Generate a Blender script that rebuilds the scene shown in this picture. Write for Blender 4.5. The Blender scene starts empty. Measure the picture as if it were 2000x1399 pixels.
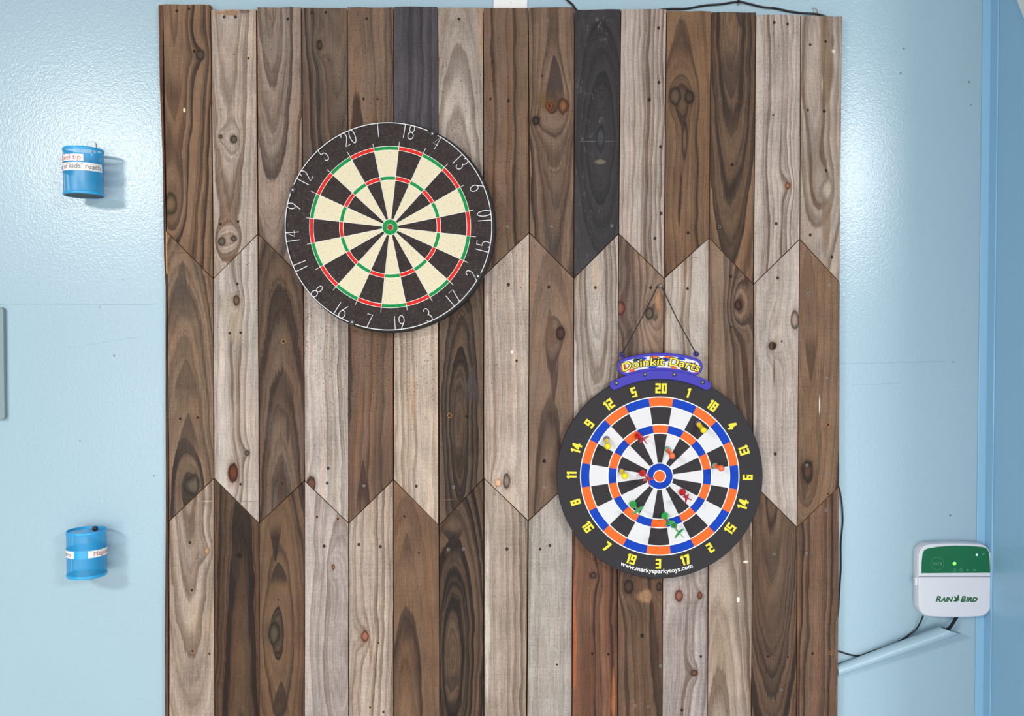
import bpy, bmesh, math, random
from mathutils import Vector, Matrix
random.seed(7)
sc = bpy.context.scene
COL = sc.collection

# ------------------------------------------------------------------ camera
F = 1750.0
CY, CZ, PITCH = -1.957, 1.494, math.radians(1.25)
cd = bpy.data.cameras.new('camera'); cam = bpy.data.objects.new('camera', cd); COL.objects.link(cam)
cam.location = (0, CY, CZ); cam.rotation_euler = (math.pi/2 - PITCH, 0, 0)
cd.sensor_width = 36; cd.lens = 36*F/2000; cd.clip_start = 0.02
sc.camera = cam
def at(px, py, Y):
    vx = (px-1000)/F; vy = -(py-699.5)/F
    d = Vector((vx, math.cos(PITCH)+vy*math.sin(PITCH), -math.sin(PITCH)+vy*math.cos(PITCH)))
    return Vector((0, CY, CZ)) + d*((Y-CY)/d.y)
def S(Y): return (Y-CY)/F          # metres per photo pixel at depth Y

# ------------------------------------------------------------------ light
w = bpy.data.worlds.new('world'); sc.world = w; w.use_nodes = True
bg = w.node_tree.nodes['Background']; bg.inputs[0].default_value = (0.97, 0.985, 1.0, 1); bg.inputs[1].default_value = 0.14
def area(name, loc, target, sx, sy, power, col):
    l = bpy.data.lights.new(name, 'AREA'); l.shape = 'RECTANGLE'; l.size = sx; l.size_y = sy; l.energy = power; l.color = col
    o = bpy.data.objects.new(name, l); COL.objects.link(o); o.location = loc
    o.rotation_euler = (Vector(target)-Vector(loc)).to_track_quat('-Z', 'Y').to_euler(); return o
area('left_lamp_light', (-2.25, -3.15, 2.52), (-2.25+0.14, -3.15+0.22, 2.52-1), 0.50, 0.50, 90, (1.0, 0.97, 0.94))
area('right_lamp_light', (2.20, -3.85, 2.55), (2.20-0.12, -3.85+0.24, 2.55-1), 0.66, 0.66, 122, (1.0, 0.98, 0.96))
area('door_daylight', (-0.4, -5.2, 0.90), (-0.4, 0, 0.90), 5.2, 1.7, 150, (0.98, 0.99, 1.0))
sc.view_settings.view_transform = 'Standard'; sc.view_settings.look = 'None'
sc.view_settings.gamma = 1.0; sc.view_settings.exposure = 0.0
sc.view_settings.use_curve_mapping = False

# ------------------------------------------------------------------ node helpers
def lin(c):
    r = []
    for v in c[:3]:
        v /= 255.0
        r.append(v/12.92 if v <= 0.04045 else ((v+0.055)/1.055)**2.4)
    return (*r, 1.0)
class X:
    """a socket with arithmetic"""
    def __init__(s, t, o): s.t = t; s.o = o
    def _m(s, op, *a):
        n = s.t.nodes.new('ShaderNodeMath'); n.operation = op
        for i, v in enumerate(a):
            if isinstance(v, X): s.t.links.new(v.o, n.inputs[i])
            else: n.inputs[i].default_value = v
        return X(s.t, n.outputs[0])
    def __add__(s, b): return s._m('ADD', s, b)
    __radd__ = __add__
    def __sub__(s, b): return s._m('SUBTRACT', s, b)
    def __rsub__(s, b): return s._m('SUBTRACT', b, s)
    def __mul__(s, b): return s._m('MULTIPLY', s, b)
    __rmul__ = __mul__
    def __truediv__(s, b): return s._m('DIVIDE', s, b)
    def sqrt(s): return s._m('SQRT', s)
    def exp(s): return s._m('EXPONENT', s)
    def floor(s): return s._m('FLOOR', s)
    def max(s, b): return s._m('MAXIMUM', s, b)
    def min(s, b): return s._m('MINIMUM', s, b)
    def step(s, a, b):
        n = s.t.nodes.new('ShaderNodeMapRange'); n.interpolation_type = 'SMOOTHSTEP'
        s.t.links.new(s.o, n.inputs[0]); n.inputs[1].default_value = a; n.inputs[2].default_value = b
        return X(s.t, n.outputs[0])
def vec(t, a, b, c=0.0):
    n = t.nodes.new('ShaderNodeCombineXYZ')
    for i, v in enumerate((a, b, c)):
        if isinstance(v, X): t.links.new(v.o, n.inputs[i])
        else: n.inputs[i].default_value = v
    return X(t, n.outputs[0])
def noise(t, v, scale=1.0, detail=2.0, rough=0.5):
    n = t.nodes.new('ShaderNodeTexNoise'); n.inputs['Scale'].default_value = scale
    n.inputs['Detail'].default_value = detail; n.inputs['Roughness'].default_value = rough
    if v is not None: t.links.new(v.o, n.inputs['Vector'])
    return X(t, n.outputs[0])
def vdist(t, p, x, y, rx, ry):
    a = t.nodes.new('ShaderNodeVectorMath'); a.operation = 'SUBTRACT'; t.links.new(p.o, a.inputs[0]); a.inputs[1].default_value = (x, y, 0)
    b = t.nodes.new('ShaderNodeVectorMath'); b.operation = 'MULTIPLY'; t.links.new(a.outputs[0], b.inputs[0]); b.inputs[1].default_value = (1/rx, 1/ry, 0)
    c = t.nodes.new('ShaderNodeVectorMath'); c.operation = 'LENGTH'; t.links.new(b.outputs[0], c.inputs[0])
    return X(t, c.outputs['Value'])
def mixc(t, f, a, b, mode='MIX'):
    n = t.nodes.new('ShaderNodeMix'); n.data_type = 'RGBA'; n.blend_type = mode
    for i, v in ((0, f), (6, a), (7, b)):
        if isinstance(v, X): t.links.new(v.o, n.inputs[i])
        else: n.inputs[i].default_value = v
    return X(t, n.outputs[2])
def newmat(name):
    m = bpy.data.materials.new(name); m.use_nodes = True
    t = m.node_tree; return m, t, t.nodes['Principled BSDF']
def bump(t, b, h, strength, dist):
    n = t.nodes.new('ShaderNodeBump'); n.inputs['Strength'].default_value = strength; n.inputs['Distance'].default_value = dist
    t.links.new(h.o, n.inputs['Height']); t.links.new(n.outputs[0], b.inputs['Normal'])
def objco(t):
    n = t.nodes.new('ShaderNodeTexCoord'); return X(t, n.outputs['Object'])
def plain(name, c, rough=0.5, metal=0.0, spec=0.5, var=0.06, vscale=60, bmp=0.0, emit=0.0, alpha_mix=0.0):
    m, t, b = newmat(name)
    n = noise(t, objco(t), vscale, 3.0)
    k = tuple(min(1, v*(1+var)) for v in lin(c)[:3])+(1,); d = tuple(v*(1-var) for v in lin(c)[:3])+(1,)
    t.links.new(mixc(t, n, d, k).o, b.inputs['Base Color'])
    b.inputs['Roughness'].default_value = rough; b.inputs['Metallic'].default_value = metal
    b.inputs['Specular IOR Level'].default_value = spec
    if bmp: bump(t, b, n, bmp, 0.001)
    if emit:
        b.inputs['Emission Color'].default_value = lin(c); b.inputs['Emission Strength'].default_value = emit
    if alpha_mix: b.inputs['Transmission Weight'].default_value = alpha_mix
    return m

# ------------------------------------------------------------------ mesh helpers
class MB:
    def __init__(s): s.v = []; s.f = []; s.m = []
    def add(s, vs, fs, mi=0):
        o = len(s.v); s.v += [tuple(v) for v in vs]; s.f += [tuple(i+o for i in f) for f in fs]; s.m += [mi]*len(fs); return s
    def box(s, a, b, mi=0):
        x0, y0, z0 = a; x1, y1, z1 = b
        return s.add([(x0,y0,z0),(x1,y0,z0),(x1,y1,z0),(x0,y1,z0),(x0,y0,z1),(x1,y0,z1),(x1,y1,z1),(x0,y1,z1)],
                     [(0,3,2,1),(4,5,6,7),(0,1,5,4),(1,2,6,5),(2,3,7,6),(3,0,4,7)], mi)
    def prism(s, poly, y0, y1, mi=0, ms=None):
        """poly of (x,z), y0 front (smaller), y1 back"""
        n = len(poly); vs = [(x, y0, z) for x, z in poly]+[(x, y1, z) for x, z in poly]
        ar = sum(poly[i][0]*poly[(i+1) % n][1]-poly[(i+1) % n][0]*poly[i][1] for i in range(n))
        idx = list(range(n)) if ar > 0 else list(range(n))[::-1]
        s.add(vs, [tuple(idx)], mi)
        o = len(s.v)-2*n
        sides = [tuple(idx[::-1])]
        s.f.append(tuple(o+n+i for i in idx[::-1])); s.m.append(mi if ms is None else ms)
        for k in range(n):
            a, b = idx[k], idx[(k+1) % n]
            s.f.append((o+a, o+n+a, o+n+b, o+b)); s.m.append(mi if ms is None else ms)
        return s
    def tube(s, path, r, n=8, mi=0, closed=False):
        P = [Vector(p) for p in path]; k = len(P); rr = r if isinstance(r, (list, tuple)) else [r]*k
        base = len(s.v); up = Vector((0.13, 0.37, 0.92)); rings = []
        for i, p in enumerate(P):
            if closed: d = P[(i+1) % k]-P[i-1]
            else: d = P[min(i+1, k-1)]-P[max(i-1, 0)]
            d.normalize(); a = d.cross(up)
            if a.length < 0.05: a = d.cross(Vector((1, 0, 0)))
            a.normalize(); b = a.cross(d)
            for j in range(n):
                q = 2*math.pi*j/n; s.v.append(tuple(p+(a*math.cos(q)+b*math.sin(q))*rr[i]))
        for i in range(k if closed else k-1):
            i2 = (i+1) % k
            for j in range(n):
                s.f.append((base+i*n+j, base+i2*n+j, base+i2*n+(j+1) % n, base+i*n+(j+1) % n)); s.m.append(mi)
        if not closed:
            s.f.append(tuple(base+j for j in range(n))); s.m.append(mi)
            s.f.append(tuple(base+(k-1)*n+j for j in range(n))[::-1]); s.m.append(mi)
        return s
    def lathe(s, p0, axis, prof, n=20, mi=0):
        p0 = Vector(p0); ax = Vector(axis).normalized(); a = ax.cross(Vector((0.2, 0.1, 1))).normalized(); b = ax.cross(a)
        base = len(s.v); k = len(prof)
        for h, r in prof:
            for j in range(n):
                q = 2*math.pi*j/n; s.v.append(tuple(p0+ax*h+(a*math.cos(q)+b*math.sin(q))*max(r, 1e-5)))
        for i in range(k-1):
            for j in range(n):
                s.f.append((base+i*n+j, base+i*n+(j+1) % n, base+(i+1)*n+(j+1) % n, base+(i+1)*n+j)); s.m.append(mi)
        s.f.append(tuple(base+j for j in range(n))[::-1]); s.m.append(mi)
        s.f.append(tuple(base+(k-1)*n+j for j in range(n))); s.m.append(mi)
        return s
ORG = {}
def thing(name, label, cat, loc, group=None):
    o = bpy.data.objects.new(name, None); COL.objects.link(o); o.location = loc; o.empty_display_size = 0.05
    o['label'] = label; o['category'] = cat
    if group: o['group'] = group
    ORG[o] = Vector(loc); return o
def build(name, mb, mats, parent=None, origin=None, smooth=False, bevel=0.0, label=None, cat=None, kind=None, group=None, fixn=True):
    me = bpy.data.meshes.new(name)
    if origin is None:
        if parent is not None: origin = ORG[parent]
        else:
            n = len(mb.v); origin = Vector((sum(v[0] for v in mb.v)/n, sum(v[1] for v in mb.v)/n, min(v[2] for v in mb.v)))
    origin = Vector(origin)
    me.from_pydata([tuple(Vector(v)-origin) for v in mb.v], [], mb.f); me.update()
    if not isinstance(mats, (list, tuple)): mats = [mats]
    for m in mats: me.materials.append(m)
    if len(mats) > 1: me.polygons.foreach_set('material_index', mb.m)
    if fixn:
        bm = bmesh.new(); bm.from_mesh(me); bmesh.ops.recalc_face_normals(bm, faces=bm.faces); bm.to_mesh(me); bm.free()
    if smooth:
        me.polygons.foreach_set('use_smooth', [True]*len(me.polygons)); me.set_sharp_from_angle(angle=math.radians(40))
    o = bpy.data.objects.new(name, me); COL.objects.link(o)
    ORG[o] = origin
    if parent is not None:
        o.parent = parent; o.location = origin-ORG[parent]
    else: o.location = origin
    if bevel:
        md = o.modifiers.new('bevel', 'BEVEL'); md.width = bevel; md.segments = 2; md.limit_method = 'ANGLE'; md.angle_limit = math.radians(40)
    if label: o['label'] = label
    if cat: o['category'] = cat
    if kind: o['kind'] = kind
    if group: o['group'] = group
    return o
def share(name, mesh, pos, parent, rot=None):
    o = bpy.data.objects.new(name, mesh); COL.objects.link(o); o.parent = parent; o.location = Vector(pos)-ORG[parent]; ORG[o] = Vector(pos)
    if rot: o.rotation_euler = rot
    return o
def rrect(x0, z0, x1, z1, r, n=5):
    p = []
    for cx, cz, a0 in ((x1-r, z1-r, 0), (x0+r, z1-r, 90), (x0+r, z0+r, 180), (x1-r, z0+r, 270)):
        for i in range(n+1):
            a = math.radians(a0+90*i/n); p.append((cx+r*math.cos(a), cz+r*math.sin(a)))
    return p
def smooth_path(pts, sub=6):
    P = [Vector(p) for p in pts]; out = []
    for i in range(len(P)-1):
        a, b, c, d = P[max(i-1, 0)], P[i], P[i+1], P[min(i+2, len(P)-1)]
        for k in range(sub):
            t = k/sub
            out.append(0.5*((2*b)+(c-a)*t+(2*a-5*b+4*c-d)*t*t+(3*b-a-3*c+d)*t**3))
    return out+[P[-1]]
def textmesh(body, size, bold=0.0, shear=0.0, spacing=1.0, align='LEFT', depth=0.0):
    cu = bpy.data.curves.new('lettering_curve', 'FONT'); cu.body = body; cu.size = size; cu.offset = bold; cu.shear = shear
    cu.space_character = spacing; cu.align_x = align; cu.resolution_u = 3; cu.extrude = depth
    o = bpy.data.objects.new('lettering_curve', cu); COL.objects.link(o)
    dg = bpy.context.evaluated_depsgraph_get(); me = bpy.data.meshes.new_from_object(o.evaluated_get(dg))
    vs = [tuple(v.co) for v in me.vertices]; fs = [tuple(p.vertices) for p in me.polygons]
    bpy.data.objects.remove(o); bpy.data.curves.remove(cu); bpy.data.meshes.remove(me)
    return vs, fs

# ------------------------------------------------------------------ the room
def paint_mat(name, c, spots=()):
    m, t, b = newmat(name); P = objco(t)
    n1 = noise(t, P, 2.2, 3.0); n2 = noise(t, P, 270, 1.0, 0.45); n3 = noise(t, P, 130, 1.0)
    a = lin(c); base = mixc(t, n1, tuple(v*0.95 for v in a[:3])+(1,), tuple(min(1, v*1.05) for v in a[:3])+(1,))
    sx = t.nodes.new('ShaderNodeSeparateXYZ'); t.links.new(P.o, sx.inputs[0])
    q = vec(t, X(t, sx.outputs[0]), X(t, sx.outputs[2]))
    for x, z, r, col in spots:
        d = vdist(t, q, x, z, r, r)+(noise(t, P, 400, 1.0)-0.5)*0.8
        base = mixc(t, (1-d.step(0.5, 1.1))*0.8, base, lin(col))
    t.links.new(base.o, b.inputs['Base Color'])
    b.inputs['Roughness'].default_value = 0.26; b.inputs['Specular IOR Level'].default_value = 0.5
    bump(t, b, n2*0.6+n3*0.5, 0.52, 0.0010)
    return m
def spt(px, py, r, c=(95, 110, 120)):
    p = at(px, py, 0); return (p.x, p.z, 0.65*r*S(0), c)
wall_spots = [spt(1856, 1007, 4), spt(282, 524, 2), spt(195, 600, 3), spt(223, 695, 4), spt(156, 861, 3), spt(301, 930, 3), spt(1862, 707, 3),
              spt(1921, 9, 3), spt(1893, 160, 4), spt(1896, 205, 3), spt(1765, 95, 4), spt(1759, 143, 4), spt(240, 546, 2), spt(172, 140, 3, (235, 240, 240))]
M_wall = paint_mat('light_blue_wall_paint', (160, 187, 201), wall_spots)
M_wallr = paint_mat('wall_paint_dim_light_tint', (146, 193, 224))  # same wall paint, tinted bluer so the colour carries the corner's weaker light
M_trimp = paint_mat('light_blue_trim_paint', (159, 187, 202))
XR = at(1929, 662, 0).x
build('wall_back', MB().box((-3.6, 0, 0), (XR+0.12, 0.12, 2.75)), M_wall, kind='structure', label='light blue glossy painted wall behind the plank panel', origin=(0, 0, 0))
build('wall_right', MB().box((XR, -0.62, 0), (XR+0.12, 0, 2.75)), M_wallr, kind='structure', label='side wall at the right corner, its blue paint deepened to stand for weaker light', origin=(XR, 0, 0))
build('wall_return', MB().box((XR+0.12, -0.62, 0), (3.6, -0.50, 2.75)), M_wallr, kind='structure', label='blue wall continuing beyond the corner, out of view', origin=(XR, 0, 0))
M_conc = plain('grey_concrete', (172, 170, 165), 0.8, var=0.15, vscale=8)
build('floor', MB().box((-3.6, -5.6, -0.1), (3.6, 0.12, 0)), M_conc, kind='structure', label='grey concrete floor')
M_ceil = plain('ceiling_paint', (176, 176, 172), 0.8, var=0.03)
build('ceiling', MB().box((-3.6, -5.6, 2.75), (3.6, 0.12, 2.85)), M_ceil, kind='structure', label='pale grey painted ceiling')
M_white = plain('white_paint', (228, 230, 230), 0.45, var=0.03)
# painted seams and corner boards
p = at(1911, 662, 0)
tr = MB().box((p.x, -0.0035, 0), (XR, 0.0, 2.75))
build('trim_1', tr, M_wallr, kind='structure', bevel=0.001, label='narrow blue painted board in the corner')
tr = MB().box((XR-0.003, -0.032, 0), (XR, 0.0, 2.75))
build('trim_2', tr, M_wallr, kind='structure', bevel=0.001, label='narrow blue painted strip on the side wall at the corner')
def seam(name, x0, y0, x1, y1, r, lab):
    pts = [at(x0+(x1-x0)*i/24, y0+(y1-y0)*i/24+random.uniform(-0.7, 0.7), 0) for i in range(25)]
    build(name, MB().tube(pts, [r*random.uniform(0.5, 1.2)*(0.2 if i in (0, 24) else 1) for i in range(25)], 6), M_trimp, kind='structure', smooth=True, label=lab)
seam('trim_3', -30, 594, 306, 595, 0.0011, 'thin raised paint seam across the wall at the left')
seam('trim_4', 1630, 711, 1850, 706, 0.0011, 'thin raised paint seam across the wall at the right')
seam('trim_5', 1664, 752, 1760, 749, 0.0008, 'short lower paint seam across the wall at the right')
seam('trim_6', 130, 680, 280, 657, 0.0006, 'faint sloping paint ridge on the wall at the left')

# ------------------------------------------------------------------ weathered wood
YF = -0.024
SP = S(YF)
def wood(name, org, L, D, E, wd, ct=1.0, kn=(), bp=(), ho=(), stain=(), speck=0.0, seed=0.0, grey=0.25, mode='', warp=1.0, sp=()):
    lt = sum(L)/3 > 155
    def tune(c, k, sat):
        g_ = c[0]*.3+c[1]*.59+c[2]*.11; return tuple((g_+(v_-g_)*sat)*k_ for v_, k_ in zip(c, k))
    L = tune(L, (.885, .863, .86) if lt else (.88, .85, .845), .86); D = tune(D, (.72, .69, .67) if lt else (.70, .675, .68), 1.15 if lt else .9)
    ct = ct*(1.3 if lt else 1.25)
    m, t, b = newmat(name); P = objco(t)
    sx = t.nodes.new('ShaderNodeSeparateXYZ'); t.links.new(P.o, sx.inputs[0])
    u = X(t, sx.outputs[0])*(1/SP); v = X(t, sx.outputs[2])*(-1/SP)
    q = vec(t, u, v)
    def loc(px, py):
        p = at(px, py, YF)-org; return p.x/SP, -p.z/SP
    cx, cy = loc(E[0], E[1])
    nl = noise(t, vec(t, u*0.011, v*0.0042, seed), 1, 2.0)-0.5
    nm = noise(t, vec(t, u*0.05, v*0.011, seed+7), 1, 2.0)-0.5
    xw = u-cx+nl*(22*warp)+nm*(11*warp); yw = (v-cy)/E[2]
    R = (xw*xw+yw*yw+2.0).sqrt()
    bl = list(bp)
    for k in kn:
        bl.append((k[0], k[1], k[2]*1.9+3, k[3]*2.6+6, k[2]*1.5+2))
    for x, y, ax, ay, A in bl:
        lx, ly = loc(x, y); d = vdist(t, q, lx, ly, ax, ay)
        R = R-(d*d*(-1.0)).exp()*A
    nf = noise(t, vec(t, u*0.35, v*0.02, seed+3), 1, 2.0)-0.5
    Fv = R/wd+nf*0.22+seed
    k = Fv.floor(); fr = Fv-k
    wn = t.nodes.new('ShaderNodeTexWhiteNoise'); wn.noise_dimensions = '1D'; t.links.new(k.o, wn.inputs['W'])
    rk = X(t, wn.outputs['Value'])
    zone = noise(t, vec(t, Fv*0.45, v*0.0012, seed+1), 1, 1.0)
    F3 = Fv*2.63; fr3 = F3-F3.floor()
    rk2 = rk*7.13; rk2 = rk2-rk2.floor()
    band = fr.step(0.15, 0.84)*(1-fr.step(0.90, 1.0))*(rk*0.85+0.15)
    fine = fr3.step(0.3, 0.85)*(1-fr3.step(0.9, 1.0))*rk2
    tone = (band*0.80+fine*0.28+(rk2-0.5)*0.42+(zone-0.45)*1.2)*ct
    tone = tone.max(0.0).min(1.0)
    c = mixc(t, tone, lin(L), lin(D))
    wz = noise(t, vec(t, u*0.055, v*0.0025, seed+31), 1, 3.0, 0.6)
    c = mixc(t, wz.step(0.48, 0.72)*(0.0 if mode == 'black' else 0.4 if lt else 0.7), c, mixc(t, 1.0, c, (1.16, 0.93, 0.76, 1), 'MULTIPLY'))
    # weathered grey patches
    ng = noise(t, vec(t, u*0.03, v*0.006, seed+11), 1, 3.0, 0.6)
    gl = sum(L)/3; gc = lin((gl*1.0, gl*0.965, gl*0.94))
    c = mixc(t, ng.step(0.42, 0.75)*grey, c, gc)
    # fibres, saw marks, blotches
    fb = noise(t, vec(t, u*0.9, v*0.018, seed+5), 1, 3.0, 0.65)
    fb2 = noise(t, vec(t, u*0.35, v*0.25, seed+6), 1, 3.0, 0.7)
    sw = noise(t, vec(t, u*0.012, v*0.55, seed+9), 1, 2.0, 0.6)
    bl2 = noise(t, vec(t, u*0.022, v*0.012, seed+13), 1, 3.0)
    grn = noise(t, vec(t, u*0.55, v*0.42, seed+15), 1, 2.0, 0.7)
    val = (fb-0.5)*1.2+(fb2-0.5)*0.75+(grn-0.5)*0.55+(sw-0.5)*0.32+(bl2-0.5)*0.75+1.0
    col_n = 0
    for x, y, ax, ay, sc_, A in stain:         # coloured stains in the wood itself
        lx, ly = loc(x, y); d = vdist(t, q, lx, ly, ax, ay)+nm*1.3+nf*0.35
        c = mixc(t, (1-d.step(0.55, 1.1))*A, c, lin(sc_))
    for xa, ya, yb, wm, sc_, A in sp:          # dark spear-shaped heartwood
        lx, ly = loc(xa, ya); _, lb = loc(xa, yb)
        tt = (v-ly)/(lb-ly); hw = tt.max(0.001)._m('POWER', tt.max(0.001), 0.75)*wm
        d = (u-lx+nl*10+nm*8)._m('ABSOLUTE', u-lx+nl*10+nm*8)/hw
        mk = (1-d.step(0.82, 1.05))*(1-(tt+nf*0.15+nm*0.3).step(0.55, 1.1))*tt.step(0.0, 0.02)
        c = mixc(t, mk*A, c, lin(sc_))
    for kk in kn:
        lx, ly = loc(kk[0], kk[1]); col = kk[4] if len(kk) > 4 else (88, 62, 44)
        d = vdist(t, q, lx, ly, kk[2], kk[3])+nm*1.1+nf*0.35+(grn-0.5)*0.3
        halo = (1-d.step(0.9, 2.0))*(0.2 if sum(col) > 400 else 0.5)
        c = mixc(t, halo, c, lin(tuple(x*0.45+y*0.55 for x, y in zip(D, col))))
        inner = mixc(t, d.step(0.25, 0.95), lin(col), lin(tuple(x*(0.72 if sum(col) > 400 else 0.45) for x in col)))
        c = mixc(t, 1-d.step(0.85, 1.15), c, inner)
    if mode == 'black':
        scf = noise(t, vec(t, u*0.16, v*0.06, seed+21), 1, 5.0, 0.75); msk = noise(t, vec(t, u*0.02, v*0.008, seed+22), 1, 2.0)
        c = mixc(t, scf.step(0.55, 0.8)*msk.step(0.42, 0.68)*0.75, c, lin((150, 146, 146)))
    c = mixc(t, 1.0, c, mixc(t, 0.0, vec(t, val, val, val), (1, 1, 1, 1)), 'MULTIPLY')
    hole = None
    if ho:
        for h in ho:
            lx, ly = loc(h[0], h[1]); r = h[2] if len(h) > 2 else 2.6
            d = vdist(t, q, lx, ly, r, r*1.15)
            mk = 1-d.step(0.75, 1.15); hole = mk if hole is None else hole.max(mk)
            if len(h) > 3: c = mixc(t, (1-(d+(grn-0.5)*1.6).step(0.9, 1.5))*0.65, c, lin(h[3]))
    if speck:
        ox, oy = loc(762, 444)
        dd = vdist(t, q, ox, oy, 100, 100)
        den = (1-dd.step(2.0, 4.6))*speck+0.02
        vo = t.nodes.new('ShaderNodeTexVoronoi'); vo.inputs['Scale'].default_value = 0.21; t.links.new(vec(t, u, v*0.8, seed).o, vo.inputs['Vector'])
        sc3 = t.nodes.new('ShaderNodeSeparateColor'); t.links.new(vo.outputs['Color'], sc3.inputs[0])
        on = (den-X(t, sc3.outputs[0])).step(0.0, 0.02)
        mk = (1-X(t, vo.outputs['Distance']).step(0.10, 0.24))*on*0.85
        hole = mk if hole is None else hole.max(mk)
    if hole is not None: c = mixc(t, hole*0.93, c, lin((26, 18, 12)))
    t.links.new(c.o, b.inputs['Base Color'])
    b.inputs['Roughness'].default_value = 0.72 if mode != 'black' else 0.55; b.inputs['Specular IOR Level'].default_value = 0.25
    h = fb*0.5-band*0.35+fb2*0.3
    if hole is not None: h = h-hole*1.6
    bump(t, b, h, 0.45, 0.0010)
    return m
BX = [(318, 326, 330, 330), (411, 416, 418, 419), (501, 504, 506, 506), (589, 592, 595, 594), (678, 681, 681, 681), (769, 769, 768, 769),
      (855, 857, 857, 859), (944, 945, 945, 945), (1032, 1034, 1032, 1029), (1122, 1121, 1119, 1117), (1213, 1208, 1206, 1207),
      (1302, 1297, 1295, 1293), (1389, 1385, 1384, 1382), (1477, 1472, 1470, 1468), (1564, 1562, 1557, 1556), (1646, 1641, 1640, 1637)]
TOP = [(8, 9), (19, 18), (14, 14), (15, 16), (14, 14), (13, 13), (15, 15), (15, 15), (15, 14), (19, 18), (18, 18), (21, 22), (24, 24), (29, 29), (30, 32)]
J1 = [453, 544, 458, 543, 459, 542, 458, 538, 455, 543, 457, 543, 465, 555, 468, 552]
J2 = [1018, 935, 1022, 940, 1022, 938, 1026, 935, 1017, 937, 1020, 940, 1024, 945, 1030, 950]
def bxat(i, y):
    ys = (15, 500, 980, 1399); b = BX[i]
    for k in range(3):
        if y <= ys[k+1] or k == 2:
            return b[k]+(b[k+1]-b[k])*(y-ys[k])/(ys[k+1]-ys[k])
BR, DB, LG = ((140, 112, 88), (86, 66, 51)), ((118, 93, 71), (66, 50, 39)), ((196, 185, 173), (140, 124, 109))
KB, KR, KG = (120, 78, 50), (120, 62, 40), (96, 84, 70)
OR = (205, 150, 80)
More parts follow.
